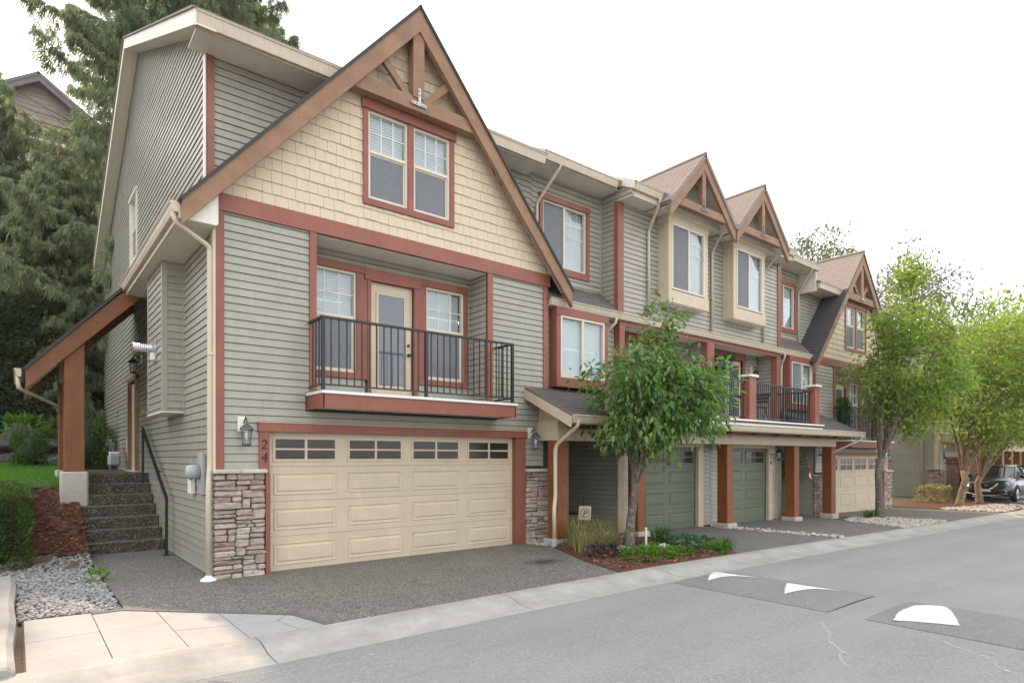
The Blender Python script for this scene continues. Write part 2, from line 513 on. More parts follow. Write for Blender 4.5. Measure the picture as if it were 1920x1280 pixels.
def mk_leaf(name, cols, trans=.45, rough=.5, spec=.3):
    t = NT(name)
    c = t.ramp(t.isl(), [(i/(len(cols)-1), k) for i, k in enumerate(cols)])
    w = t.noise(t.coord((1,1,1),'World'), 1.1, 3)
    c = t.mix(t.math('MULTIPLY', t.ramp(w,[(.4,(0,0,0)),(.7,(1,1,1))]), .35), c, cols[0])
    t.col(c); t.rough(rough); t.b.inputs['Specular IOR Level'].default_value = spec
    tl = t.n('ShaderNodeBsdfTranslucent')
    hs = t.n('ShaderNodeHueSaturation'); hs.inputs['Value'].default_value = 1.5; hs.inputs['Saturation'].default_value = 1.1
    t.l(c, hs.inputs['Color']); t.l(hs.outputs[0], tl.inputs[0])
    ms = t.n('ShaderNodeMixShader'); ms.inputs[0].default_value = trans
    t.l(t.b.outputs[0], ms.inputs[1]); t.l(tl.outputs[0], ms.inputs[2]); t.l(ms.outputs[0], t.out.inputs[0])
    return t.m
M['leaf_cherry'] = mk_leaf('cherry leaf', [(.04,.105,.022),(.07,.17,.034),(.105,.225,.048),(.15,.275,.062),(.215,.315,.08),(.20,.18,.06)], .45, .38, .55)
M['leaf_lime'] = mk_leaf('lime leaf', [(.11,.185,.04),(.15,.24,.05),(.19,.285,.058),(.25,.335,.07),(.31,.375,.085),(.36,.395,.10)], .52)
M['leaf_mid'] = mk_leaf('mid green leaf', [(.03,.085,.02),(.05,.125,.026),(.085,.17,.032),(.14,.22,.04)], .4)
M['cedar'] = mk_leaf('cedar frond', [(.095,.145,.082),(.14,.195,.108),(.19,.245,.13),(.245,.285,.15),(.285,.285,.16)], .5, .6, .2)
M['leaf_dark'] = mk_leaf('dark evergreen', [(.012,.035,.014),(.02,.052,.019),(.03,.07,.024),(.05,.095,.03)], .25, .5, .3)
M['leaf_hedge'] = mk_leaf('box hedge leaf', [(.03,.07,.017),(.05,.105,.024),(.085,.145,.03),(.16,.20,.042)], .35, .5, .3)
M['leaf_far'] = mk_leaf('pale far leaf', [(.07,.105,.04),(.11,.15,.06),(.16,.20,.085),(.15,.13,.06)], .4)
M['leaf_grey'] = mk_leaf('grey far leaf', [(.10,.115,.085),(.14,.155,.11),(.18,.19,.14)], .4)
M['grass'] = mk_leaf('lawn blade', [(.07,.19,.022),(.11,.26,.03),(.15,.32,.045)], .45)
M['straw'] = mk_leaf('dry grass blade', [(.16,.19,.07),(.24,.255,.10),(.36,.32,.16),(.48,.38,.20)], .35)
M['ivory_green'] = mk_leaf('fresh ground cover', [(.05,.13,.02),(.10,.22,.03),(.17,.31,.045)], .4)
M['blue_green'] = mk_leaf('blue green cover', [(.03,.09,.035),(.05,.14,.045),(.09,.20,.06)], .3)
M['purple'] = mk_leaf('purple leaf', [(.03,.022,.028),(.055,.04,.05),(.10,.085,.095)], .2)
def mk_bark(name, c, s=1.0):
    t = NT(name); n = t.noise(t.coord((1,1,.35),'World'), 14*s, 8, .7)
    b = t.noise(t.coord((1,1,1.6),'World'), 9*s, 5, .6)
    k = t.ramp(n,[(.3,vary(c,.35)),(.7,vary(c,1.25))])
    k = t.mix(t.ramp(b,[(.56,(0,0,0)),(.62,(.7,.7,.7))]), k, (c[0]*1.9,c[1]*1.95,c[2]*1.9))
    t.col(k); t.rough(.9); t.bump(n, 1.0, .02); return t.m
M['bark'] = mk_bark('grey cherry bark', (.15,.125,.10))
M['bark_tan'] = mk_bark('tan bark', (.23,.165,.10))
M['bark_red'] = mk_bark('cedar bark', (.15,.085,.055), .6)
def mk_ground(name, cols, sc, bump=.6):
    t = NT(name); w = t.coord((1,1,1),'World')
    n = t.noise(w, sc, 8, .7); n2 = t.noise(w, .8, 5)
    k = t.ramp(n, [(.28, cols[0]), (.5, cols[1]), (.72, cols[2])])
    k = t.mix(t.math('MULTIPLY', t.ramp(n2,[(.4,(0,0,0)),(.7,(1,1,1))]), .35), k, vary(cols[0],.9))
    t.col(k); t.rough(.95); t.bump(n, bump, .03); return t.m
M['soil'] = mk_ground('soil', [(.06,.045,.03),(.11,.085,.06),(.17,.135,.10)], 22)
M['mulch'] = mk_ground('bark mulch', [(.05,.02,.01),(.13,.05,.025),(.22,.10,.055)], 60, 1.0)
M['lawn'] = mk_ground('lawn turf', [(.035,.09,.015),(.06,.14,.022),(.09,.18,.03)], 40)
def mk_chip():
    t = NT('bark chip'); t.col(t.ramp(t.isl(),[(0,(.06,.022,.01)),(.5,(.15,.055,.027)),(.85,(.24,.105,.055)),(1,(.36,.20,.12))])); t.rough(.9); return t.m
M['chip'] = mk_chip()
def mk_pebble(name, cols):
    t = NT(name); c = t.ramp(t.isl(), [(i/(len(cols)-1), k) for i, k in enumerate(cols)])
    n = t.noise(t.coord((1,1,1),'World'), 60, 5)
    c = t.mix(t.math('MULTIPLY', t.ramp(n,[(.45,(0,0,0)),(.7,(1,1,1))]), .3), c, (.15,.14,.13))
    t.col(c); t.rough(.7); return t.m
M['pebble'] = mk_pebble('river pebble', [(.11,.11,.115),(.19,.19,.195),(.28,.27,.25),(.24,.25,.27),(.37,.35,.32),(.17,.15,.14)])
M['pebble_pale'] = mk_pebble('pale pebble', [(.26,.24,.22),(.40,.37,.33),(.52,.48,.43),(.44,.36,.29)])
M['boulder'] = mk_bark('grey boulder', (.085,.082,.076), .35)

# ------------------------------------------------------------------ ground heights
def gz(x):
    return -.0155*(min(max(x, 6.0), 29.0) - 6.0)
def lerp_tab(t, x):
    if x <= t[0][0]: return t[0][1]
    for (a, b), (c, d) in zip(t, t[1:]):
        if x <= c: return b + (d-b)*(x-a)/(c-a)
    return t[-1][1]
HILL = [(2.2,0),(3.2,.22),(5,.86),(6.5,1.22),(9,1.36),(12.5,1.5),(13.0,2.2),(18,3.2),(26,5.6),(45,10),(80,13),(400,14)]
def hill(x, y):
    if x < -1.26: return lerp_tab(HILL, y)
    if y > 14.2: return lerp_tab(HILL, y) * (1.0 if x < 26 else max(.25, 1-(x-26)/30))
    return 0.0
def gh(x, y): return gz(x) + hill(x, y)

def sheet(name, poly, mat, dz, nx=1, kind='structure', parent=None, thick=.06):
    """flat sheet following the ground, cut in slices along X"""
    xs = sorted({p[0] for p in poly} | set(np.arange(math.ceil(min(p[0] for p in poly)), max(p[0] for p in poly), 1.0)))
    mb = MB()
    pr = [(p[1], p[0]) for p in poly]
    for a, b in zip(xs, xs[1:]):
        if b-a < 1e-4: continue
        for t in strips(pr, [], a, b):
            y00, y01, y10, y11 = t
            za, zb = gz(a)+dz, gz(b)+dz
            mb.add([(a,y00,za),(b,y10,zb),(b,y11,zb),(a,y01,za),(a,y00,za-thick),(b,y10,zb-thick),(b,y11,zb-thick),(a,y01,za-thick)],
                   [(0,1,2,3),(4,5,1,0),(7,3,2,6)] + ([(4,0,3,7)] if a == xs[0] else []) + ([(1,5,6,2)] if b == xs[-1] else []))
    return put(name, mb, mat, parent, kind=kind)

# terrain: one sheet out to the horizon
xs = sorted(set([-300,-150,-80,-40,-25,-15,-10,-7,-5,-4,-3.4,-3,-2.7,-2.4,-2.1,-1.8,-1.5,-1.27,-1.25] + list(np.arange(-1,40,1.0)) + [45,55,70,100,160,320]))
ys = sorted(set([-300,-150,-70,-30,-15,-11] + [-10,-4.1] + list(np.arange(-3.5,2,1.0)) + list(np.arange(2,14,.4)) + [14.1,14.3] + list(np.arange(15,30,1.5)) + [32,36,45,60,80,120,200,400]))
V = []; F = []
for y in ys:
    for x in xs:
        z = gh(x, y) - .05
        if y <= -3.9: z -= .12
        if x < -1.3 and y > 2.2: z += .05 + .03*math.sin(x*7+y*5) + .02*math.sin(x*13-y*9)
        V.append((x, y, z))
nx = len(xs)
for j in range(len(ys)-1):
    for i in range(nx-1): F.append((j*nx+i, j*nx+i+1, (j+1)*nx+i+1, (j+1)*nx+i))
put_np('ground', V, F, M['soil'], kind='structure')
sheet('road', [(-60,-4.0),(60,-4.0),(60,-22),(-60,-22)], M['asphalt'], -.065)

# kerb in cast sections with joints
def kerb_prof(y): return y
KP = [(-3.34,-.05),(-3.34,.006),(-3.42,.014),(-3.54,.012),(-3.64,-.012),(-3.74,-.042),(-3.86,-.056),(-4.04,-.062),(-4.04,-.11)]
kt = thing('kerb', 'rolled concrete kerb along the edge of the road', 'kerb', (0,-3.7,0))
kx = [-3.4,-.43,2.55,5.55,8.5,11.4,14.3,17.2,20.1,23.0,25.9]
for a, b in zip(kx, kx[1:]):
    mb = MB(); n = len(KP); g = .006
    lift = lambda x: .045*max(0, min(1, (-.4-x)/1.2))
    st = [a+g, (a+b)/2, b-g]
    for x in st:
        for y, z in KP: mb.v.append((x, y, gz(x)+z+(lift(x) if -3.9 < y else 0)))
    for i in range(2):
        for k in range(n): mb.f.append((i*n+k, (i+1)*n+k, (i+1)*n+(k+1)%n, i*n+(k+1)%n))
    mb.f.append(tuple(range(n))); mb.f.append(tuple(range(2*n,3*n))[::-1])
    put('kerb_section', mb, M['concrete'], kt)
# kerb sweeping back at the far end
mb = MB()
pts = [(25.9,-3.68),(27.8,-3.7),(29.6,-3.55),(31.2,-3.1),(32.6,-2.4)]
n = 4
for i, (x, y) in enumerate(pts):
    for dy, dz in ((.33,-.05),(.33,.015),(-.1,-.02),(-.33,-.06)):
        mb.v.append((x, y+dy, gz(x)+dz))
for i in range(len(pts)-1):
    for k in range(3): mb.f.append((i*n+k, (i+1)*n+k, (i+1)*n+k+1, i*n+k+1))
put('kerb_section', mb, M['concrete'], kt)
# left kerb standing on edge
lk = thing('edging_kerb', 'worn raised concrete kerb along the pebble bed at left', 'kerb', (-2.32,-1,0))
mb = MB()
pr = [(-.13,-.1),(-.13,.08),(-.09,.125),(.06,.125),(.11,.085),(.12,-.1)]
ky = [-3.42,-3.38,-2.5,-1.5,-.5,.5,1.25,1.32]
for j, y in enumerate(ky):
    s = .86 if j in (0, len(ky)-1) else 1
    for u, z in pr: mb.v.append((-2.33+u*s+.012*math.sin(y*3), y, z*s+.006*math.sin(y*5)))
n = len(pr)
for j in range(len(ky)-1):
    for k in range(n): mb.f.append((j*n+k, j*n+(k+1)%n, (j+1)*n+(k+1)%n, (j+1)*n+k))
mb.f.append(tuple(range(n))[::-1]); mb.f.append(tuple(range((len(ky)-1)*n, len(ky)*n)))
put('kerb_block', mb, M['concrete'], lk)

# driveways
sheet('side_path', [(-1.24,-1.2),(0.12,-1.2),(0.12,3.75),(-1.24,3.75)], M['agg'], 0)
sheet('driveway', [(-1.24,-1.206),(-.43,-2.03),(.25,-2.70),(.38,-3.336),(.615,-3.336),(.615,.1),(.113,.1),(.113,-1.206)], M['agg'], -.0)
sheet('driveway', [(.622,-3.336),(4.85,-3.336),(5.2,-2.2),(5.85,-.75),(6.2,-.35),(6.2,.1),(.622,.1)], M['agg'], 0)
sheet('driveway', [(8.15,-3.336),(12.35,-3.336),(12.25,-2.4),(12.05,-.95),(12.0,.3),(9.2,.3),(9.0,-.5),(8.55,-1.2),(8.3,-2.2)], M['agg'], 0)
sheet('driveway', [(12.75,-3.336),(16.2,-3.336),(16.9,-2.3),(17.1,-1.5),(17.6,-.6),(18.3,.3),(12.7,.3),(12.62,-.6)], M['agg'], 0)
sheet('driveway', [(20.2,-3.336),(26.2,-3.336),(25.4,.3),(18.4,.3),(18.9,-.9),(19.9,-1.7)], M['agg'], 0)
sheet('entry_path', [(6.3,-.3),(8.9,-.55),(9.2,.3),(9.2,2.6),(6.3,2.6)], M['agg'], .03)
sheet('entry_path', [(15.6,.3),(18.3,.3),(18.3,2.6),(15.6,2.6)], M['agg'], .03)
sheet('mulch_bed', [(4.87,-3.336),(8.13,-3.336),(8.28,-2.2),(8.5,-1.25),(8.85,-.58),(6.3,-.32),(6.22,-.36),(5.87,-.76),(5.22,-2.2)], M['mulch'], .012)
sheet('far_driveway', [(26.6,-3.3),(29.5,-3.1),(32.4,-1.9),(44,-2.4),(44,2),(33,.8),(26.2,.8)], M['mulch'], -.01)
sheet('far_driveway', [(33.4,-2.4),(60,-3.6),(60,4),(38,4),(34.2,.9)], M['asphalt'], .02)

# smooth pavers, one by one
pt = thing('paving', 'patch of smooth pale concrete pavers at the road edge', 'paving', (-1,-2.6,0))
def paver(poly, mat=M['paver'], name='paver', dz=.004):
    # inset for the joint, slight random lift
    cx = sum(p[0] for p in poly)/len(poly); cy = sum(p[1] for p in poly)/len(poly)
    lift = random.uniform(0, .004)
    q = []
    for x, y in poly:
        L = math.hypot(x-cx, y-cy); k = 1-.006/L
        q.append((cx+(x-cx)*k, cy+(y-cy)*k))
    mb = MB(); n = len(q)
    z = dz+lift
    for x, y in q: mb.v.append((x, y, z-.05))
    for x, y in q: mb.v.append((x, y, z-.004))
    for x, y in q: mb.v.append((cx+(x-cx)*.994, cy+(y-cy)*.994, z))
    mb.f.append(tuple(range(2*n,3*n)))
    for r in (0, n):
        for i in range(n): mb.f.append((r+i, r+(i+1)%n, r+n+(i+1)%n, r+n+i))
    put(name, mb, mat, pt)
c0, c1, c2 = -2.15, -1.56, -.98
paver([(c0,-1.18),(c1,-1.24),(c1,-2.16),(c0,-2.2)])
paver([(c0,-2.2),(c1,-2.16),(c1,-2.78),(c0,-2.75)])
paver([(c0,-2.75),(c1,-2.78),(c1,-3.335),(c0,-3.335)])
paver([(c1,-1.3),(-1.24,-1.32),(c2,-1.58),(c2,-2.2),(c1,-2.16)])
paver([(c1,-2.16),(c2,-2.2),(c2,-3.335),(c1,-3.335)])
paver([(c2,-1.58),(-.46,-2.1),(-.46,-2.75),(c2,-2.6)])
paver([(c2,-2.6),(-.46,-2.75),(-.46,-3.335),(c2,-3.335)])
paver([(-.46,-2.1),(.1,-2.68),(-.05,-2.86),(-.46,-2.75)])
paver([(-.46,-2.75),(-.05,-2.86),(.02,-3.335),(-.46,-3.335)])
paver([(.1,-2.68),(.17,-2.75),(.28,-3.335),(.02,-3.335),(-.05,-2.86)])
bl = [(-1.56,-1.245),(-1.24,-1.25),(-.43,-2.06),(.22,-2.70),(.36,-3.335)]
seg = []
for (x0,y0),(x1,y1) in zip(bl, bl[1:]):
    L = math.hypot(x1-x0,y1-y0); k = max(1, round(L/.28))
    for i in range(k): seg.append(((x0+(x1-x0)*i/k, y0+(y1-y0)*i/k),(x0+(x1-x0)*(i+1)/k, y0+(y1-y0)*(i+1)/k)))
for (x0,y0),(x1,y1) in seg:
    L = math.hypot(x1-x0,y1-y0); nx_, ny_ = (y1-y0)/L*.085, -(x1-x0)/L*.085
    paver([(x0,y0),(x1,y1),(x1+nx_,y1+ny_),(x0+nx_,y0+ny_)], M['paver_edge'], 'border_brick', .014)
sheet('sand_bed', [(-2.16,-1.18),(-1.24,-1.23),(-.43,-2.04),(.25,-2.71),(.38,-3.335),(-2.16,-3.335)], M['soil'], -.012)

# speed humps with painted marks
def hump(label, y0, y1, marks, x0=5.12, x1=6.5):
    t = thing('speed_hump', label, 'speed hump', (x0,(y0+y1)/2,-.06))
    mb = MB(); us = np.linspace(0, 1, 12); vs_ = np.linspace(0, 1, 10)
    def hz(x, y):
        u = (x-x0)/(x1-x0); v = (y-y0)/(y1-y0)
        if u < 0 or u > 1: return -.07
        return gz(x) - .061 + .085*math.sin(math.pi*min(1,max(0,u)))**.7 * min(1, min(v,1-v)/.10+.15 if min(v,1-v) < .085 else 1)
    for u in us:
        for v in vs_:
            x = x0+(x1-x0)*u; y = y0+(y1-y0)*v
            mb.v.append((x, y, hz(x, y)))
    for i in range(11):
        for j in range(9): mb.f.append((i*10+j, (i+1)*10+j, (i+1)*10+j+1, i*10+j+1))
    put('hump_body', mb, M['asphalt_new'], t, smooth=True)
    for poly in marks:
        # paint laid 4 mm over the hump, slightly ragged
        m2 = MB(); rnd = random.Random(int(poly[0][1]*100))
        P = []
        for (ax,ay),(bx,by) in zip(poly, poly[1:]+poly[:1]):
            k = max(2, int(math.hypot(bx-ax,by-ay)/.05))
            for q in range(k): P.append((ay+(by-ay)*q/k+rnd.uniform(-.008,.008), ax+(bx-ax)*q/k+rnd.uniform(-.008,.008)))
        zs = sorted({p[1] for p in P})
        zs = [z for n_, z in enumerate(zs) if n_ == 0 or z-zs[n_-1] > 1e-4]
        for xa, xb in zip(zs, zs[1:]):
            for a0,b0,a1,b1 in strips(P, [], xa, xb):
                K = 5
                for q in range(K):
                    u, v = q/K, (q+1)/K
                    c = [(xa,a0+(b0-a0)*u),(xa,a0+(b0-a0)*v),(xb,a1+(b1-a1)*v),(xb,a1+(b1-a1)*u)]
                    m2.add([(x,y,hz(x,y)+.005) for x,y in c], [(0,1,2,3)])
        put('painted_tooth', m2, M['white_paint'], t)
hump('dark asphalt speed hump nearest the kerb with two thin white teeth', -6.25, -4.1,
     [[(5.38,-4.49),(5.62,-4.36),(5.92,-4.26),(5.94,-4.38),(5.97,-4.58),(6.06,-4.92),(5.82,-4.62),(5.62,-4.54)], [(5.40,-5.60),(5.68,-5.46),(5.98,-5.34),(5.99,-5.46),(6.02,-5.70),(6.10,-6.05),(5.86,-5.75),(5.65,-5.67)]])
hump('dark asphalt speed hump in mid road with one broad white tooth', -9.6, -6.65,
     [[(5.20,-6.90),(5.55,-6.86),(5.86,-6.90),(6.17,-7.05),(6.16,-7.12),(5.80,-7.29),(5.38,-7.46)]])

def mk_streak():
    t = NT('dried chalky streak')
    t.b.inputs['Base Color'].default_value = (.55,.56,.57,1); t.rough(.9)
    n = t.noise(t.coord((1,1,1),'World'), 22, 6, .75)
    tr = t.n('ShaderNodeBsdfTransparent'); ms = t.n('ShaderNodeMixShader')
    t.l(t.ramp(n, [(.46,(0,0,0)),(.62,(.75,.75,.75))]), ms.inputs[0]); t.l(tr.outputs[0], ms.inputs[1]); t.l(t.b.outputs[0], ms.inputs[2]); t.l(ms.outputs[0], t.out.inputs[0]); return t.m
M['streak'] = mk_streak()
M['crack'] = paint('dark crack filler', (.06,.06,.06), .9, .2, .2)
def ribbon(name, pts, w, mat, z=-.061):
    mb = MB(); rnd = random.Random(len(pts)*7+int(pts[0][0]*10))
    P = []
    for (x0,y0),(x1,y1) in zip(pts, pts[1:]):
        k = max(2, int(math.hypot(x1-x0,y1-y0)/.06))
        for i in range(k): P.append((x0+(x1-x0)*i/k+rnd.uniform(-.012,.012), y0+(y1-y0)*i/k+rnd.uniform(-.012,.012)))
    for i, (x, y) in enumerate(P):
        a = P[min(i+1,len(P)-1)]; b = P[max(i-1,0)]; dx, dy = a[0]-b[0], a[1]-b[1]; L = math.hypot(dx,dy) or 1
        ww = w*rnd.uniform(.5,1.3)
        mb.v += [(x-dy/L*ww, y+dx/L*ww, gz(x)+z), (x+dy/L*ww, y-dx/L*ww, gz(x)+z)]
    for i in range(len(P)-1): mb.f.append((2*i, 2*i+1, 2*i+3, 2*i+2))
    return put(name, mb, M[mat], kind='structure')
ribbon('road_streak', [(4.7,-6.35),(4.35,-6.6),(4.0,-6.75),(3.75,-7.0),(3.55,-7.05),(3.3,-7.25)], .022, 'streak')
ribbon('road_streak', [(5.0,-7.3),(4.75,-7.6),(4.55,-7.95),(4.35,-8.0),(4.2,-8.25)], .022, 'streak')
ribbon('road_crack', [(8.6,-4.1),(8.9,-4.6),(8.8,-5.2),(9.2,-6.0),(9.3,-7.2),(9.8,-9.5)], .004, 'crack')
ribbon('road_crack', [(-1.0,-4.1),(-.7,-4.5),(-.75,-5.0),(-.4,-5.4)], .003, 'crack')
def mk_spot():
    t = NT('old oil stain'); t.b.inputs['Base Color'].default_value = (.03,.028,.025,1); t.rough(.6)
    c = t.n('ShaderNodeTexCoord'); 
    n = t.noise(t.coord((1,1,1),'World'), 9, 6, .7)
    g = t.n('ShaderNodeTexGradient'); g.gradient_type = 'SPHERICAL'; mp = t.n('ShaderNodeMapping'); t.l(c.outputs['Object'], mp.inputs[0]); mp.inputs['Scale'].default_value = (2.2,3.2,1); t.l(mp.outputs[0], g.inputs[0])
    tr = t.n('ShaderNodeBsdfTransparent'); ms = t.n('ShaderNodeMixShader')
    f = t.math('MULTIPLY', t.math('MULTIPLY', g.outputs[1], n), 1.1)
    t.l(f, ms.inputs[0]); t.l(tr.outputs[0], ms.inputs[1]); t.l(t.b.outputs[0], ms.inputs[2]); t.l(ms.outputs[0], t.out.inputs[0]); return t.m
M['spot'] = mk_spot()
for x, y in ((4.6,-1.9),):
    me = bpy.data.meshes.new('driveway_stain'); me.from_pydata([(-.5,-.4,0),(.5,-.4,0),(.5,.4,0),(-.5,.4,0)], [], [(0,1,2,3)])
    link('driveway_stain', me, M['spot'], None, kind='structure', loc=(x,y,.004))
# ------------------------------------------------------------------ house builders
def gutter(name, parent, p0, p1, out, w=.12, h=.13, mat='gutter'):
    """K profile gutter from p0 to p1 (top back edge), out = outward horizontal unit vector"""
    p0, p1, o = Vector(p0), Vector(p1), Vector(out)
    pr = [(0,0),(w,0),(w+.008,-.012),(w,-.028),(w-.012,-.036),(w-.022,-.08),(w-.045,-h),(0,-h)]
    mb = MB(); n = len(pr)
    for p in (p0, p1):
        for a, b in pr: mb.v.append(tuple(p + o*a + Vector((0,0,b))))
    for k in range(n): mb.f.append((k, (k+1)%n, n+(k+1)%n, n+k))
    mb.f.append(tuple(range(n))); mb.f.append(tuple(range(n,2*n))[::-1])
    return put(name, mb, M[mat], parent)
def pipe(parent, pts, r=.034, mat='gutter', name='downpipe', clips=()):
    # smooth corners
    P = [Vector(p) for p in pts]; out = [P[0]]
    for a, b, c in zip(P, P[1:], P[2:]):
        d1 = min(.07, (a-b).length*.4); d2 = min(.07, (c-b).length*.4)
        q0 = b + (a-b).normalized()*d1; q1 = b + (c-b).normalized()*d2
        for t in (0,.33,.66,1): out.append((q0*(1-t)+b*t)*(1-t)+(b*(1-t)+q1*t)*t)
    out.append(P[-1])
    o = put(name, MB().tube(out, r, 8), M[mat], parent, smooth=True)
    for c in clips:
        put('pipe_clip', MB().cbox(c[0]-.045,c[0]+.045,c[1]-.045,c[1]+.045,c[2]-.018,c[2]+.018,.006), M[mat], o)
    return o

def ring(fr, u0, u1, z0, z1, w, d0, d1):
    mb = MB()
    fr.box(mb, u0, u0+w, z0, z1, d0, d1); fr.box(mb, u1-w, u1, z0, z1, d0, d1)
    fr.box(mb, u0+w, u1-w, z0, z0+w, d0, d1); fr.box(mb, u0+w, u1-w, z1-w, z1, d0, d1)
    return mb
def ring4(fr, u0, u1, z0, z1, w, d0, d1):
    """closed mitred ring, one connected piece"""
    mb = MB(); n = 4
    O = [(u0,z0),(u1,z0),(u1,z1),(u0,z1)]; I = [(u0+w,z0+w),(u1-w,z0+w),(u1-w,z1-w),(u0+w,z1-w)]
    for L, d in ((O,d0),(O,d1),(I,d1),(I,d0)):
        for u, z in L: mb.v.append(fr.P(u, z, d))
    for r in range(3):
        for k in range(4): mb.f.append((r*4+k, r*4+(k+1)%4, (r+1)*4+(k+1)%4, (r+1)*4+k))
    for k in range(4): mb.f.append((12+k, 12+(k+1)%4, (k+1)%4, k))
    return mb
def blind(fr, win, u0, u1, z0, z1, d=-.11, gap=.045, mat='blind', tilt=.55):
    mb = MB(); z = z1
    while z > z0:
        h = .046
        a = [fr.P(u0,z,d-.012*tilt),fr.P(u1,z,d-.012*tilt),fr.P(u1,z-h,d+.02*tilt),fr.P(u0,z-h,d+.02*tilt)]
        b = [(p[0]-fr.N.x*.003,p[1]-fr.N.y*.003,p[2]) for p in a]
        mb.add(a+b, [(0,1,2,3),(7,6,5,4),(0,4,5,1),(2,6,7,3),(1,5,6,2),(3,7,4,0)])
        z -= gap
    put('blind', mb, M[mat], win, kind='stuff')
def window(parent, fr, u0, u1, z0, z1, style='hung', trim='red', tw=(.09,.09,.13,.1), split=.55, grid=(3,2), screen=True, bl=1.0, proud=.045, frame='vinyl', gridtop=1.0, screen_side=0, trim_cap=True, open_gap=0):
    """tw: trim widths left, right, head, sill (0 = none)"""
    w = put('window', ring4(fr, u0, u1, z0, z1, .04, -.07, .012), M[frame], parent)
    F = .04
    if trim:
        l, r, h, b = tw; m = M[trim]
        if l: put('trim_board', fr.box(MB(), u0-l, u0, z0, z1, 0, proud), m, w)
        if r: put('trim_board', fr.box(MB(), u1, u1+r, z0, z1, 0, proud), m, w)
        if h: put('trim_board', fr.box(MB(), u0-l-(.03 if trim_cap else 0), u1+r+(.03 if trim_cap else 0), z1, z1+h, 0, proud+.02), m, w)
        if b: put('trim_board', fr.box(MB(), u0-l, u1+r, z0-b, z0, 0, proud+.004), m, w)
    a0, a1, b0, b1 = u0+F, u1-F, z0+F, z1-F
    if style == 'hung':
        zm = b0 + (b1-b0)*split
        put('sash_rail', fr.box(MB(), a0, a1, zm-.025, zm+.025, -.055, .004), M[frame], w)
        put('sash', ring4(fr, a0, a1, b0, zm-.025, .028, -.058, -.022), M[frame], w)
        put('pane', fr.box(MB(), a0+.003, a1-.003, zm+.025, b1, -.034, -.029), M['glass'], w)
        put('pane', fr.box(MB(), a0+.028, a1-.028, b0+.028+open_gap, zm-.053, -.048, -.043), M['glass'], w)
        gu = [a0+(a1-a0)*i/grid[0] for i in range(1, grid[0])]; gv = [zm+.025+(b1-zm-.025)*i/grid[1] for i in range(1, grid[1])]
        for u in gu: put('glazing_bar', fr.box(MB(), u-.009, u+.009, zm+.025, b1, -.028, -.02), M['white'], w)
        for v in gv: put('glazing_bar', fr.box(MB(), a0, a1, v-.009, v+.009, -.0285, -.0195), M['white'], w)
        if screen: put('insect_screen', fr.box(MB(), a0+.028, a1-.028, b0+.028, zm-.053, -.021, -.020), M['screen'], w)
        if bl: blind(fr, w, a0, a1, b1-(b1-b0)*bl, b1)
    else:
        um = a0+(a1-a0)*split
        put('sash_rail', fr.box(MB(), um-.03, um+.03, b0, b1, -.055, .004), M[frame], w)
        put('pane', fr.box(MB(), a0, um-.03, b0, b1, -.042, -.037), M['glass'], w)
        put('pane', fr.box(MB(), um+.03, a1, b0, b1, -.034, -.029), M['glass'], w)
        if grid:
            for (g0, g1) in ((a0, um-.03), (um+.03, a1)):
                zt = b1-(b1-b0)*gridtop
                for i in range(1, grid[0]):
                    u = g0+(g1-g0)*i/grid[0]
                    put('glazing_bar', fr.box(MB(), u-.008, u+.008, zt, b1, -.06, -.052), M['white'], w)
                for i in range(1 if gridtop >= 1 else 0, grid[1]):
                    v = zt+(b1-zt)*i/grid[1]
                    put('glazing_bar', fr.box(MB(), g0, g1, v-.008, v+.008, -.0605, -.0515), M['white'], w)
        if screen:
            s0, s1 = ((a0, um-.03), (um+.03, a1))[screen_side]
            put('insect_screen', fr.box(MB(), s0, s1, b0, b1, -.026, -.025), M['screen'], w)
        if bl: blind(fr, w, a0, a1, b1-(b1-b0)*bl, b1)
    return w
def panel_mb(fr, u0, u1, z0, z1, d, steps=((0,0),(.010,.012),(.026,.002),(.05,.002),(.07,.013))):
    mb = MB()
    for ins, h in steps:
        for u, z in ((u0+ins,z0+ins),(u1-ins,z0+ins),(u1-ins,z1-ins),(u0+ins,z1-ins)): mb.v.append(fr.P(u, z, d+h))
    n = len(steps)
    for r in range(n-1):
        for k in range(4): mb.f.append((r*4+k, r*4+(k+1)%4, (r+1)*4+(k+1)%4, (r+1)*4+k))
    mb.f.append(tuple((n-1)*4+k for k in range(4)))
    return mb
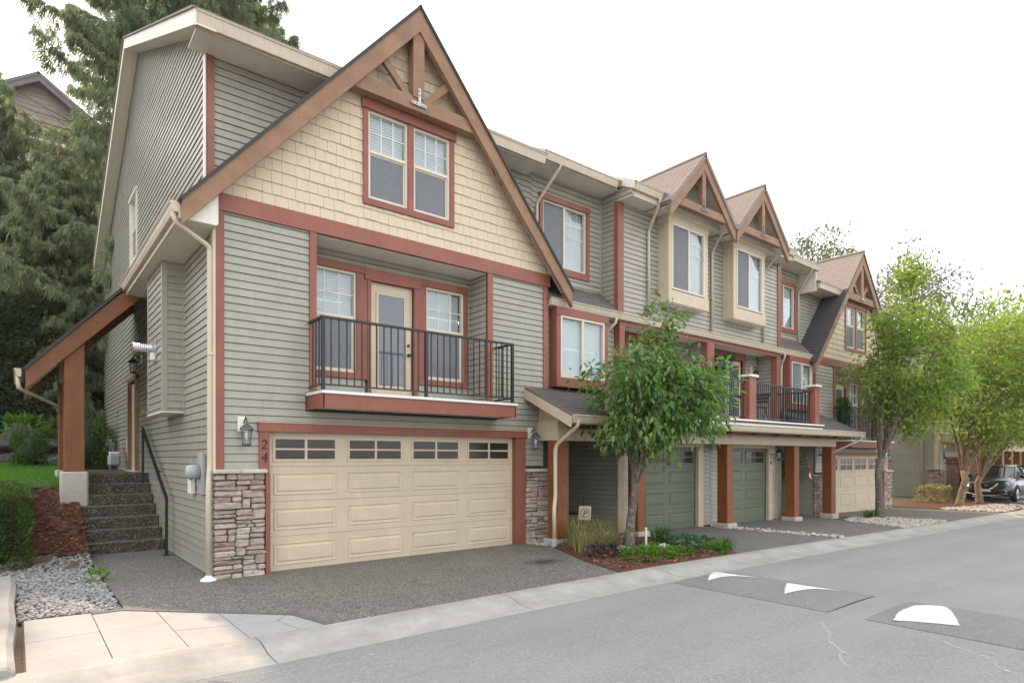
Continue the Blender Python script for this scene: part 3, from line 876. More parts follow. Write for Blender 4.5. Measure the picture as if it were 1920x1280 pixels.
def garage_door(parent, fr, u0, u1, z0, z1, cols, mat, lites=True, rows=4, rec=.07):
    d = -rec
    g = put('garage_door', fr.box(MB(), u0, u1, z0, z1, d-.05, d-.012), M[mat], parent)
    sh = (z1-z0)/rows; cw = (u1-u0)/cols
    for r in range(rows):
        put('door_section', fr.cbox(MB(), u0+.004, u1-.004, z0+r*sh+.002, z0+(r+1)*sh-.002, d-.012, d, .004), M[mat], g)
        for c in range(cols):
            a, b = u0+c*cw+.10, u0+(c+1)*cw-.10
            za, zb = z0+r*sh+.10, z0+(r+1)*sh-.10
            if r < rows-1 or not lites:
                put('raised_panel', panel_mb(fr, a, b, za, zb, d+.0005), M[mat], g)
            else:
                put('lite_frame', ring4(fr, a-.01, b+.01, za-.02, zb+.02, .035, d+.0005, d+.016), M[mat], g)
                m = .028; uu = (a+b)/2; vv = (za+zb)/2
                put('lite_bar', fr.box(MB(), uu-.02, uu+.02, za+.0155, zb-.0155, d+.0005, d+.0125), M[mat], g)
                put('lite_bar', fr.box(MB(), a+.0255, b-.0255, vv-.013, vv+.013, d+.0005, d+.0119), M[mat], g)
                for (p, q) in ((a+.027,uu-.021),(uu+.021,b-.027)):
                    for (s, t) in ((za+.017,vv-.014),(vv+.014,zb-.017)):
                        put('pane', fr.box(MB(), p, q, s, t, d+.0006, d+.005), M['dark'], g)
    return g
def lantern(parent, fr, u, z, mat='pewter', plate=True):
    """wall lantern, u,z = centre of its glass"""
    L = put('wall_lantern', fr.cbox(MB(), u-.085, u+.05, z+.08, z+.30, .0, .035), M['white'], parent)
    c = fr.P(u, z, .17)
    put('arm', MB().tube([fr.P(u,z+.2,.035), fr.P(u,z+.25,.08), fr.P(u,z+.29,.13), fr.P(u,z+.27,.165), fr.P(u,z+.2,.17)], .011, 6), M[mat], L, smooth=True)
    put('lantern_cap', MB().lathe(c, [(.012,.23),(.02,.19),(.05,.165),(.095,.125),(.10,.105),(.085,.10)], 10), M[mat], L)
    put('lantern_glass', MB().lathe(c, [(.052,-.10),(.075,.10)], 10), M['glass'], L)
    put('bulb', MB().lathe(c, [(.018,-.03),(.03,.02),(.02,.07)], 8), M['white'], L)
    put('lantern_base', MB().lathe(c, [(.03,-.14),(.062,-.12),(.066,-.10)], 10), M[mat], L)
    for k in range(6):
        w = math.pi/6 + k*math.pi/3
        put('lantern_bar', MB().tube([(c[0]+.054*math.cos(w),c[1]+.054*math.sin(w),c[2]-.1),(c[0]+.078*math.cos(w),c[1]+.078*math.sin(w),c[2]+.1)], .005, 4), M[mat], L)
    return L
BAL = {}
def baluster_mesh(h):
    k = round(h, 3)
    if k not in BAL:
        me = bpy.data.meshes.new('baluster')
        b = MB().box(-.0085,.0085,-.0085,.0085,0,h)
        me.from_pydata(b.v, [], b.f); BAL[k] = me
    return BAL[k]
def railing(parent, p0, p1, zb, zt, posts=(), sp=.115, name='railing'):
    p0, p1 = Vector(p0), Vector(p1); L = (p1-p0).length; t = (p1-p0)/L; n = Vector((-t.y, t.x))
    def bar(a, b, z0, z1, w):
        q = [p0+t*a-n*w, p0+t*b-n*w, p0+t*b+n*w, p0+t*a+n*w]
        return MB().add([(v.x,v.y,z0) for v in q]+[(v.x,v.y,z1) for v in q], [(3,2,1,0),(4,5,6,7),(0,1,5,4),(1,2,6,5),(2,3,7,6),(3,0,4,7)])
    r = put(name, bar(0, L, zt-.035, zt, .026), M['black'], parent)
    put('bottom_rail', bar(0, L, zb, zb+.025, .012), M['black'], r)
    k = max(1, round(L/sp))
    me = baluster_mesh(zt-zb-.06)
    for i in range(1, k):
        v = p0+t*(L*i/k)
        link('baluster', me, M['black'], r, loc=(v.x, v.y, zb+.025))
    for a in posts:
        put('railing_post', bar(a*L-.024, a*L+.024, zb-.09, zt+.002, .024), M['black'], r)
    return r
def tabs(fr, poly, exp, wmin, wmax, bot, top, z0=None, jit=0.0, holes=(), gap=.004):
    """overlapping shakes or shingle tabs, one MB each"""
    lo = min(p[1] for p in poly) if z0 is None else z0
    hi = max(p[1] for p in poly); umin = min(p[0] for p in poly); umax = max(p[0] for p in poly)
    out = []; k = 0
    while lo+k*exp < hi-.01:
        za, zb = lo+k*exp, min(lo+(k+1)*exp, hi); k += 1
        bs = breaks(poly, holes, za, zb)
        seg = [(p, q, s) for p, q in zip(bs, bs[1:]) if q-p > .004 for s in strips(poly, holes, p, q)]
        u = umin - random.uniform(0, wmax)
        while u < umax:
            w = random.uniform(wmin, wmax); j = random.uniform(-jit, jit); dj = random.uniform(0, .25)*(bot-top)
            mb = MB()
            for p, q, (a0,b0,a1,b1) in seg:
                l0, r0, l1, r1 = max(a0,u), min(b0,u+w-gap), max(a1,u), min(b1,u+w-gap)
                if r0-l0 < .004 and r1-l1 < .004: continue
                r0, r1 = max(r0,l0), max(r1,l1)
                pp = p+j if p == za else p
                dp = top+(bot-top)*(za+exp-p)/exp+dj; dq = top+(bot-top)*(za+exp-q)/exp+dj
                mb.add([fr.P(l0,pp,dp),fr.P(r0,pp,dp),fr.P(r1,q,dq),fr.P(l1,q,dq),fr.P(l0,pp,0),fr.P(r0,pp,0),fr.P(r1,q,0),fr.P(l1,q,0)],
                       [(0,1,2,3),(4,5,1,0),(4,0,3,7),(1,5,6,2),(3,2,6,7)])
            if mb.f: out.append((mb, w if len(mb.f) > 4 else w))
            u += w
    return [m for m, w in out]
def stones(parent, fr, u0, u1, z0, z1, cap=True, side=None):
    p = put('stone_pier', fr.box(MB(), u0+.012, u1-.012, z0, z1, 0, .05), M['mortar'], parent)
    rnd = random.Random(int(u0*1000+z0*77)+5)
    cells = []
    def cut(a, b, c, d, depth=0):
        w, h = b-a, d-c
        if h > .19 or (h > .11 and rnd.random() < .55 and w < .55):
            k = c+h*rnd.uniform(.36,.64); cut(a,b,c,k,depth+1); cut(a,b,k,d,depth+1)
        elif w > .40 or (w > .24 and rnd.random() < .3):
            k = a+w*rnd.uniform(.33,.67); cut(a,k,c,d,depth+1); cut(k,b,c,d,depth+1)
        else: cells.append((a,b,c,d))
    z = z0
    while z < z1-.01:
        h = min(rnd.uniform(.22,.40), z1-z)
        if z1-z-h < .14: h = z1-z
        k = u0+(u1-u0)*rnd.uniform(.38,.62)
        cut(u0,k,z,z+h); cut(k,u1,z,z+h)
        z += h
    for a, b, c, e in cells:
        d = rnd.uniform(.065,.12)
        t = MB().cbox(a+.005, b-.005, c+.005, e-.005, .0, d, min(.016,(e-c)*.22))
        vs = [(x+rnd.uniform(-.009,.009), y+rnd.uniform(-.007,.007), q+rnd.uniform(-.02,.010) if q > .04 else q) for x, y, q in t.v]
        put('stone', MB().add([fr.P(*v) for v in vs], t.f), M['stone'], p)
    if cap:
        k = max(1, round((u1-u0)/.42)); w = (u1-u0+.04)/k
        for i in range(k): put('cap_stone', fr.cbox(MB(), u0-.02+i*w+.002, u0-.02+(i+1)*w-.002, z1, z1+.06, 0, .15, .012), M['cap'], p)
    return p
def number(parent, txt, fr, u, z, h, mat='black', d=.05, name='house_number'):
    cu = bpy.data.curves.new(name, 'FONT'); cu.body = txt; cu.size = h*1.38; cu.extrude = .006; cu.align_x = 'CENTER'; cu.resolution_u = 3; cu.shear = .12
    o = bpy.data.objects.new('tmp', cu); COL.objects.link(o)
    bpy.context.view_layer.update()
    me0 = o.to_mesh()
    mb = MB(); mb.add([fr.P(u+v.co.x, z+v.co.y, d+v.co.z) for v in me0.vertices], [tuple(p.vertices) for p in me0.polygons])
    o.to_mesh_clear(); bpy.data.objects.remove(o); bpy.data.curves.remove(cu)
    return put(name, mb, M[mat], parent)
def roof_slab(name, parent, quad, th, mat, N=None):
    """quad of 4 points (top surface), thickness downwards along the normal"""
    q = [Vector(p) for p in quad]
    n = (q[1]-q[0]).cross(q[3]-q[0]).normalized()
    if n.z < 0: n = -n
    return put(name, MB().add([tuple(p) for p in q]+[tuple(p-n*th) for p in q], [(0,1,2,3),(7,6,5,4),(0,4,5,1),(1,5,6,2),(2,6,7,3),(3,7,4,0)]), M[mat], parent)
def slope_frame(p0, u, v):
    """frame on a roof plane: origin p0, u along the eave, v up the slope"""
    U, V = Vector(u).normalized(), Vector(v).normalized()
    N = U.cross(V).normalized()
    if N.z < 0: N = -N
    return Frame(p0, U, N, None, V)

# ------------------------------------------------------------------ gable-fronted end units
GS, GC, GT = 1.157, 3.19, 9.47       # roof slope, ridge x, ridge height
def gable_unit(label, X0, sg, zl, zu, near):
    zf = lambda z: z + (zl if z < 2.4 else zu)
    FR = Frame((X0,0,0), (sg,0,0), (0,-1,0), zf)
    H = thing('townhouse', label, 'townhouse', (X0,0,0), 'row of townhouses')
    zr = lambda x: GT - GS*abs(x-GC)
    q = math.sqrt(1+GS*GS)
    bb = []          # loose boards
    # ---- front wall, with the garage, balcony and window openings
    gpoly = [(0,-.6),(6.38,-.6),(6.38,5.62),(GC,9.25),(0,5.62)]
    holes = [(.74,5.53,-.7,2.13),(1.47,4.83,2.72,5.26),(2.35,3.10,6.05,7.53),(3.21,3.97,6.05,7.53)]
    wf = put('front_wall', wall_mb(FR, gpoly, holes), M['gap_shade'], H)
    hs = holes + [(.60,5.78,-.7,2.28),(1.36,4.97,2.45,5.3),(1.3,5.07,2.45,2.75)]
    boards = siding(FR, [(.115,1.56),(6.27,1.56),(6.27,5.27),(.115,5.27)], hs, .115, 1.56)
    # ---- shakes in the gable
    sh = tabs(FR, [(GC-3.32,5.52),(GC+3.32,5.52),(GC,9.38)], .182, .11, .24, .022, .006, 5.52, .006, [(2.26,4.06,5.94,7.7)])
    sh.sort(key=lambda m: -len(m.f))
    ws = put('gable_backing', FR.box(MB(), .1, 6.28, 5.50, 5.54, .001, .004), M['shake'], H)
    if near: pieces('shake', 'shakes', sh, M['shake'], ws, 300)
    else: pieces('shake', 'shakes', sh, M['shake'], ws, 200)
    # ---- red trim
    for n, a in (('corner_board',(0,.115,1.56,5.27,0,.04)),('edge_board',(6.27,6.38,3.14,5.27,0,.04)),('post_trim',(1.36,1.47,2.74,5.27,0,.045)),('post_trim',(4.83,4.95,2.74,5.27,0,.045)),
                 ('band_board',(-.06,6.44,5.27,5.52,0,.055))):
        put(n, FR.box(MB(), *a), M['red'], H)
    if near: put('corner_return', MB().box(-.04,-.001,-.04,.075,1.56,5.1), M['cream'], H)
    # ---- garage
    gd = garage_door(H, FR, .74, 5.53, -.02 if near else -.4, 2.13, 4, 'garage')
    put('garage_trim', FR.box(MB(), .60, .746, 1.501, 2.121, -.06, .05), M['red'], H)
    put('garage_trim', FR.box(MB(), .68, .746, -.5, 1.50, -.06, .09), M['red'], H)
    put('garage_trim', FR.box(MB(), 5.523, 5.77, -.5, 2.121, -.06, .05), M['red'], H)
    put('garage_header', FR.box(MB(), .58, 5.80, 2.122, 2.255, -.06, .075), M['red'], H)
    put('header_flashing', FR.box(MB(), .575, 5.805, 2.256, 2.27, 0, .085), M['cream'], H)
    if near:
        number(H, '2', FR, .665, 1.86, .15, 'black', .056); number(H, '4', FR, .665, 1.665, .15, 'black', .056)
    stones(H, FR, -.03, .675, -.03 if near else -.5, 1.50)
    stones(H, FR, 5.775, 6.41, -.03 if near else -.5, 1.44)
    lantern(H, FR, .385, 2.03)
    lantern(H, FR, 5.93, 2.03)
    # ---- balcony recess
    RB = Frame(FR.O + Vector((0,.56,0)), FR.U, FR.N, zf)
    rh = [(1.54,2.40,3.20,4.95),(2.67,3.54,2.74,4.86),(3.80,4.66,3.20,4.95)]
    wr = put('recess_wall', wall_mb(RB, [(1.3,2.5),(5.0,2.5),(5.0,5.3),(1.3,5.3)], rh), M['gap_shade'], H)
    rb = siding(RB, [(1.47,2.75),(4.83,2.75),(4.83,5.25),(1.47,5.25)], [(a-.1,b+.1,c-.1,d+.1) for a,b,c,d in rh], .115, 2.75)
    window(H, RB, 1.54, 2.40, 3.20, 4.95, 'hung', 'red', (.07,.195,.12,.1), .55, trim_cap=False, bl=.97)
    window(H, RB, 3.80, 4.66, 3.20, 4.95, 'hung', 'red', (.185,.09,.12,.1), .55, trim_cap=False, bl=.8)
    dr = put('balcony_door', RB.box(MB(), 2.672, 3.538, 2.742, 4.858, -.075, -.03), M['door'], H)
    put('door_lite_frame', ring4(RB, 2.80, 3.40, 2.98, 4.70, .045, -.0295, -.012), M['door'], dr)
    put('pane', RB.box(MB(), 2.846, 3.354, 3.026, 4.654, -.029, -.024), M['mirror_glass'], dr)
    put('door_handle', MB().lathe(RB.P(3.455,3.62,-.03), [(.03,.0),(.03,-.02),(.012,-.03),(.03,-.05),(.028,-.07)], 10, 'y'), M['iron'], dr)
    put('deadbolt', MB().lathe(RB.P(3.455,3.80,-.03), [(.028,.0),(.028,-.02)], 10, 'y'), M['iron'], dr)
    for a in ((2.60,2.67,2.74,4.86),(3.54,3.61,2.74,4.86)): put('door_casing', RB.box(MB(), *a, -.07, .055), M['red'], dr)
    put('door_casing', RB.box(MB(), 2.55, 3.66, 4.86, 5.06, -.03, .075), M['red'], dr)
    for u, s in ((1.47,1),(4.83,-1)):
        LS = Frame(FR.P(u,0,0), (0,1,0), (sg*s,0,0), lambda z: z+zu-zf(0)) if False else Frame((X0+sg*u,0,0), (0,1,0), (sg*s,0,0), zf)
        put('recess_side', wall_mb(LS, [(.005,2.72),(.555,2.72),(.555,5.26),(.005,5.26)], [], .05), M['gap_shade'], H)
        rb += siding(LS, [(.02,2.75),(.54,2.75),(.54,5.24),(.02,5.24)], [], .115, 2.75)
    put('balcony_ceiling', FR.box(MB(), 1.46, 4.84, 5.255, 5.275, -.57, -.001), M['soffit'], H)
    boards += rb
    # slab, fascia and rail
    sl = put('balcony_slab', FR.box(MB(), 1.36, 5.02, 2.50, 2.69, -.6, .60), M['soffit'], H)
    put('fascia_board', FR.box(MB(), 1.34, 5.04, 2.475, 2.69, .60, .632), M['red'], sl)
    put('fascia_board', FR.box(MB(), 1.328, 1.36, 2.475, 2.69, .0, .632), M['red'], sl)
    put('fascia_board', FR.box(MB(), 5.02, 5.052, 2.475, 2.69, .0, .632), M['red'], sl)
    put('slab_edge', FR.box(MB(), 1.31, 5.07, 2.692, 2.735, -.6, .655), M['white'], sl)
    A = lambda u, d: FR.P(u, 0, d)[:2]
    zb, zt = 2.815+zu, 3.855+zu
    railing(H, A(1.36,.575), A(5.0,.575), zb, zt, (0,.49,1), .125)
    railing(H, A(1.36,.04), A(1.36,.55), zb, zt, (), .125)
    railing(H, A(5.0,.04), A(5.0,.55), zb, zt, (), .125)
    # ---- twin window in the gable
    window(H, FR, 2.35, 3.10, 6.05, 7.53, 'hung', 'red', (.09,.055,0,0), .55, open_gap=.14)
    window(H, FR, 3.21, 3.97, 6.05, 7.53, 'hung', 'red', (.055,.09,0,0), .55)
    put('window_head', FR.box(MB(), 2.23, 4.09, 7.531, 7.68, 0, .075), M['red'], H)
    put('window_sill', FR.box(MB(), 2.26, 4.06, 5.945, 6.049, 0, .052), M['red'], H)
    # ---- bargeboards, truss
    for s in (-1, 1):
        e = 3.66
        poly = [(GC, GT), (GC+s*e, GT-GS*e), (GC+s*e, GT-GS*e-.36), (GC, GT-.43)]
        put('bargeboard', MB().prism(poly, FR.P, .215, .30), M['barge'], H)
        # white soffit strip under the rake, in lengths
        fr2 = lambda u, z, d: FR.P(u, z, d)
        for k in range(22):
            a, b = .18+k*.155, .18+(k+1)*.155-.006
            za, zb_ = GT-.11-GS*a, GT-.11-GS*b
            if b < e-.02: put('soffit_panel', MB().prism([(GC+s*a,za),(GC+s*b,zb_),(GC+s*b,zb_-.015),(GC+s*a,za-.015)], FR.P, .026, .214), M['soffit'], H)
        # roof deck edge + shingle overhang
        Lb = GT+.022
        back = 4.95 if (s < 0 and near) else .5
        quad = [FR.P(GC,Lb,.33), FR.P(GC+s*3.19,Lb-GS*3.19,.33), FR.P(GC+s*3.19,Lb-GS*3.19,-3.2), FR.P(GC,Lb,-3.2)]
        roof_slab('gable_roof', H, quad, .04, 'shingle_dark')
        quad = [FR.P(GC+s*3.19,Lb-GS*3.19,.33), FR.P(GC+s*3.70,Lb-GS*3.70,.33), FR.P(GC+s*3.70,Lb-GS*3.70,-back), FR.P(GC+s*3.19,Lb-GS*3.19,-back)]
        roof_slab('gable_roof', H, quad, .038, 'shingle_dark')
    put('king_post', FR.cbox(MB(), GC-.115, GC+.105, 7.90, 9.05, .10, .27), M['barge'], H)
    put('collar_beam', MB().prism([(GC-1.30,7.69),(GC+1.30,7.69),(GC+1.12,7.92),(GC-1.12,7.92)], FR.P, .08, .25), M['barge'], H)
    for s in (-1, 1):
        put('brace', MB().prism([(GC+s*.10,7.925),(GC+s*.26,7.925),(GC+s*.66,8.32),(GC+s*.58,8.42)], FR.P, .13, .21), M['barge'], H)
    pl = put('steel_strap', FR.box(MB(), GC-.025, GC+.025, 7.80, 8.07, .271, .283), M['steel'], H)
    put('strap_foot', FR.box(MB(), GC-.16, GC+.14, 7.77, 7.825, .2705, .2815), M['steel'], pl)
    for u, z in ((GC,8.03),(GC,7.95),(GC-.13,7.797),(GC-.06,7.797),(GC+.06,7.797),(GC+.11,7.797)):
        put('bolt', MB().lathe(FR.P(u,z,.2815), [(.014,0),(.014,-.012),(.008,-.016)], 6, 'y'), M['steel'], pl)
    # ---- upper main wall, eave
    UW = Frame(FR.O+Vector((0,.5,0)), FR.U, FR.N, zf)
    put('upper_wall', wall_mb(UW, [(0,5.3),(6.38,5.3),(6.38,7.9),(0,7.9)], [], .12), M['gap_shade'], H)
    xl = lambda z: GC-(GT+.03-z)/GS
    ub = siding(UW, [(.10,xl(.10) and GT+.03-GS*(GC-.10)),(xl(7.74),7.74),(.10,7.74)], [], .115, 5.66)
    ub += siding(UW, [(6.38,GT+.03-GS*(6.38-GC)),(6.38,7.89),(6.2,7.89),(6.2,7.735),(2*GC-xl(7.735),7.735)], [], .115, 5.66)
    boards += ub
    put('corner_board', UW.box(MB(), -.012, .10, 5.5, 7.74, 0, .04), M['red'], H)
    if near: put('corner_return', MB().box(-.028,-.001,.46,.60,5.5,7.735), M['fascia'], H)
    ex = 6.22
    put('eave_soffit', FR.box(MB(), -.25, ex, 7.735, 7.755, -.5, .05), M['soffit'], H)
    for k in range(30):
        a = -.25+k*(ex+.25)/30
        put('soffit_seam', FR.box(MB(), a, a+.008, 7.7325, 7.7345, -.5, .05), M['soffit'], H)
    put('eave_fascia', FR.box(MB(), -.275, ex, 7.715, 7.92, .05, .072), M['gutter'], H)
    gutter('gutter', H, FR.P(-.275,7.925,.073), FR.P(ex,7.925,.073), (0,-1,0), .11, .19)
    # main roof
    zR = lambda y: 7.94+.47*(y+.15)
    W = lambda x, y, z: FR.P(x, z, -y)
    roof_slab('main_roof', H, [W(-.33,-.19,zR(-.19)+.02), W(ex+.04,-.19,zR(-.19)+.02), W(ex+.04,6.95,zR(6.95)+.02), W(-.33,6.95,zR(6.95)+.02)], .03, 'shingle_tan')
    roof_slab('main_roof', H, [W(-.33,6.95,zR(6.95)+.02), W(ex+.04,6.95,zR(6.95)+.02), W(ex+.04,14.1,zR(-.2)+.02), W(-.33,14.1,zR(-.2)+.02)], .03, 'shingle_tan')
    put('rear_wall', MB().add([W(0,13.9,-.6),W(6.38,13.9,-.6),W(6.38,13.9,7.8),W(0,13.9,7.8),W(0,14.0,-.6),W(6.38,14.0,-.6),W(6.38,14.0,7.8),W(0,14.0,7.8)],
        [(0,1,2,3),(7,6,5,4),(0,4,5,1),(1,5,6,2),(2,6,7,3),(3,7,4,0)]), M['siding'], H)
    # ---- side wall
    SD = Frame((X0,0,0), (0,1,0), (-sg,0,0), zf)
    side = [(.001,-.3),(14.0,-.3),(14.0,7.7),(6.95,zR(6.95)-.20),(-.02,zR(-.02)-.20),(-.02,7.745),(.501,7.745),(.501,5.1),(.001,5.1)]
    shole = [(7.0,8.1,1.42,3.55),(7.15,8.1,6.45,7.95)]
    put('side_wall', wall_mb(SD, side, shole if near else [], .12), M['gap_shade'], H)
    sb = []
    if near:
        sb = siding(SD, [(.08,.02),(14.0,.02),(14.0,7.7),(6.95,zR(6.95)-.20),(-.02,zR(-.02)-.20),(-.02,7.745),(.60,7.745),(.60,5.1),(.08,5.1)],
                    [(6.88,8.22,1.3,3.67),(7.07,8.18,6.37,8.03),(2.0,3.42,2.52,5.05)], .115, .02)
    boards += sb
    # rake fascia and soffit on the side gable
    fo, fi = -.275, -.02
    for (y0, y1) in ((-.17, 6.95), (14.08, 6.95)):
        a, b = zR(min(y0, 13.9-y0)), zR(6.95)
        if y0 > 7: a = zR(-.18)
        put('rake_fascia', MB().add([W(fo-.025,y0,a-.24),W(fo-.025,y1,b-.24),W(fo-.025,y1,b-.012),W(fo-.025,y0,a-.012),W(fo,y0,a-.24),W(fo,y1,b-.24),W(fo,y1,b-.012),W(fo,y0,a-.012)],
            [(0,1,2,3),(7,6,5,4),(0,4,5,1),(1,5,6,2),(2,6,7,3),(3,7,4,0)]), M['fascia'], H)
        put('rake_soffit', MB().add([W(fo,y0,a-.225),W(fo,y1,b-.225),W(fi,y1,b-.225),W(fi,y0,a-.225),W(fo,y0,a-.205),W(fo,y1,b-.205),W(fi,y1,b-.205),W(fi,y0,a-.205)],
            [(0,1,2,3),(7,6,5,4),(0,4,5,1),(1,5,6,2),(2,6,7,3),(3,7,4,0)]), M['soffit'], H)
    if not near:
        # visible left slope of this gable: shingles, tan above the eave, dark below it
        s = 1
        fs = slope_frame(FR.P(GC+3.70, GT+.025-GS*3.70, .33), (0,1,0), Vector(FR.P(GC,GT+.025,.33))-Vector(FR.P(GC+3.70,GT+.025-GS*3.70,.33)))
        Ls = 3.70*q
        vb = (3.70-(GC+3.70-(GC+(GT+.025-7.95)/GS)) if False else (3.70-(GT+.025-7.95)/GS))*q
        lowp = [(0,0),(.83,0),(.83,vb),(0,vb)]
        upp = [(0,vb),(.35,vb),(3.5,Ls),(0,Ls)]
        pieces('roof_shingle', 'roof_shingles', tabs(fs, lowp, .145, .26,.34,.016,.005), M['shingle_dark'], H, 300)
        pieces('upper_shingle', 'upper_shingles', tabs(fs, upp, .145, .26,.34,.016,.005, vb), M['shingle_tan'], H, 300)
        put('ridge_cap', MB().tube([FR.P(GC,GT+.04,.34), FR.P(GC,GT+.04,-3.4)], .06, 6), M['shingle_tan'], H)
        pieces('siding_board', 'siding_boards', sizesort(boards), M['siding'], wf, 160)
    else:
        pieces('siding_board', 'siding_boards', sizesort(boards), M['siding'], wf, 300)
    return H, FR, SD, zR

M['mirror_glass'] = (lambda: (lambda t: (t.b.inputs['Base Color'].__setattr__('default_value', (.10,.12,.14,1)), t.b.inputs['Roughness'].__setattr__('default_value', .04), t.b.inputs['Specular IOR Level'].__setattr__('default_value', 1.0), t.m)[-1])(NT('door glass')))()

H24, FR24, SD24, zR24 = gable_unit('near end townhouse with shake gable, cream double garage and side porch', 0, 1, 0, 0, True)

# ---- things fixed to the near side wall
def side_details(H):
    # skirt eave along the side
    put('eave_soffit', MB().box(-.48,-.02,-.21,4.95,4.975,4.995), M['soffit'], H)
    put('soffit_end', MB().prism([(-.48,4.996),(-.001,4.996),(-.001,5.70),(-.42,5.20),(-.48,5.14)], lambda u, z, d: (u, d, z), -.20, -.185), M['soffit'], H)
    put('eave_fascia', MB().box(-.502,-.482,-.21,4.95,4.97,5.17), M['gutter'], H)
    gutter('gutter', H, (-.503,-.2,5.19), (-.503,4.95,5.19), (-1,0,0), .10, .14)
    pipe(H, [(-.55,-.13,5.06),(-.53,-.13,4.93),(-.07,-.005,4.72),(-.07,-.005,4.6),(-.07,-.005,1.62),(-.10,-.06,1.3),(-.10,-.06,.05)], .036, clips=((-.06,-.005,3.2),))
    put('pipe_shoe', MB().lathe((-.10,-.06,.0), [(.11,.0),(.10,.02),(.05,.05),(.045,.07)], 12), M['white'], H)
    # boxed-out bay
    bx = put('bay_box', MB().box(-.325,-.001,2.0,3.42,2.50,4.974), M['sage_trim'], H)
    f1 = Frame((-.325,2.0,0), (1,0,0), (0,-1,0)); f2 = Frame((-.325,2.0,0), (0,1,0), (-1,0,0))
    b = siding(f1, [(.06,2.56),(.29,2.56),(.29,4.97),(.06,4.97)], [], .115, 2.56) + siding(f2, [(.07,2.56),(1.36,2.56),(1.36,4.97),(.07,4.97)], [], .115, 2.56)
    pieces('siding_board', 'siding_boards', sizesort(b), M['siding'], bx)
    put('bay_corner', MB().box(-.347,-.265,1.978,2.07,2.50,4.974), M['sage_trim'], bx)
    put('bay_edge', MB().box(-.035,-.001,1.975,1.999,2.50,4.974), M['sage_trim'], bx)
    put('bay_edge', MB().box(-.347,-.326,3.36,3.42,2.50,4.974), M['sage_trim'], bx)
    put('bay_floor', MB().box(-.35,-.02,1.98,3.44,2.475,2.499), M['soffit'], bx)
    # vent hood
    v = put('vent_pipe', MB().lathe((-.345,2.62,3.60), [(.07,0),(.07,-.05)] + [(.073 if k % 2 else .069, -.05-k*.014) for k in range(21)], 14, 'x'), M['alu'], H, smooth=False)
    put('vent_plate', MB().cbox(-.352,-.344,2.50,2.74,3.36,3.80,.003), M['steel'], v)
    put('vent_cover', MB().cbox(-.42,-.352,2.55,2.69,3.40,3.53,.01), M['white'], v)
    # side door, casing, step light
    d = put('entry_door', MB().box(-.01,.04,7.05,8.05,1.42,3.5), M['door'], H)
    for a in ((6.90,7.0),(8.10,8.2)): put('door_casing', MB().box(-.09,.02,a[0],a[1],1.38,3.62), M['barge'], d)
    put('door_casing', MB().box(-.07,.02,6.9,8.2,3.55,3.66), M['barge'], d)
    put('threshold', MB().box(-.13,.02,6.88,8.22,1.36,1.42), M['soffit'], d)
    SDf = Frame((0,0,0), (0,1,0), (-1,0,0))
    lantern(H, SDf, 6.55, 3.75, 'iron')
    window(H, SDf, 7.15, 8.1, 6.45, 7.95, 'hung', 'fascia', (.07,.07,.07,.07), .5, screen=True)
    # meters
    m = put('meter_panel', MB().cbox(-.075,-.022,.44,.74,1.18,1.80,.006), M['grey_box'], H)
    put('meter_dome', MB().lathe((-.075,.60,1.52), [(.11,0),(.11,-.10),(.095,-.17),(.05,-.19)], 16, 'x'), M['grey_box'], m, smooth=True)
    put('meter_base', MB().cbox(-.10,-.022,.92,1.12,1.42,1.62,.01), M['grey_box'], m)
    put('conduit', MB().tube([(-.10,.80,1.56),(-.13,.95,1.55),(-.13,1.05,1.45),(-.09,1.12,1.40)], .03, 8), M['white'], m, smooth=True)
    put('phone_box', MB().cbox(-.10,-.022,1.10,1.30,1.16,1.48,.012), M['white'], H)
    put('tap_plate', MB().cbox(-.05,-.02,6.15,6.22,2.70,2.78,.006), M['cream'], H)
    # side porch
    Sx, S = 1.126, math.sqrt(1+1.126**2)
    top = lambda x: 5.24 + 1.126*(x+.42)
    PF = Frame((0,4.90,0), (1,0,0), (0,-1,0))
    for y, nm in ((4.90,'porch_bargeboard'),(7.66,'porch_bargeboard')):
        P2 = Frame((0,y,0), (1,0,0), (0,-1,0))
        put(nm, MB().prism([(-2.08,top(-2.08)),(-.02,min(top(-.02),5.6)),(-.02,min(top(-.02),5.6)-.40),(-2.08,top(-2.08)-.38)], P2.P, -.09, .0), M['post_beam'], H)
    roof_slab('porch_roof', H, [(-2.12,4.86,top(-2.12)+.05),(-.0,4.86,top(0)+.05),(-.0,7.72,top(0)+.05),(-2.12,7.72,top(-2.12)+.05)], .05, 'shingle_dark')
    roof_slab('porch_soffit', H, [(-2.06,4.992,top(-2.06)-.20),(-.02,4.992,top(-.02)-.20),(-.02,7.56,top(-.02)-.20),(-2.06,7.56,top(-2.06)-.20)], .03, 'soffit')
    gutter('gutter', H, (-2.14,4.85,top(-2.12)+.03), (-2.14,7.7,top(-2.12)+.03), (-1,0,0), .10, .15)
    pipe(H, [(-2.19,4.98,top(-2.12)-.1),(-2.17,4.99,3.0),(-1.58,5.9,2.78),(-1.5,6.9,2.7)], .033)
    put('porch_beam', MB().cbox(-1.50,-1.20,5.30,6.88,3.32,3.72,.01), M['cream'], H)
    put('porch_beam', MB().cbox(-1.48,-1.22,4.992,5.0+.3,3.75,4.02,.01), M['cream'], H)
    for y in (4.96, 6.88):
        p = put('porch_post', MB().cbox(-1.505,-1.175,y,y+.33,1.46,4.06 if y < 5 else 3.95,.012), M['post'], H)
        put('pedestal', MB().cbox(-1.56,-1.12,y-.055,y+.385,.55,1.46,.03), M['pedestal'], p)
side_details(H24)

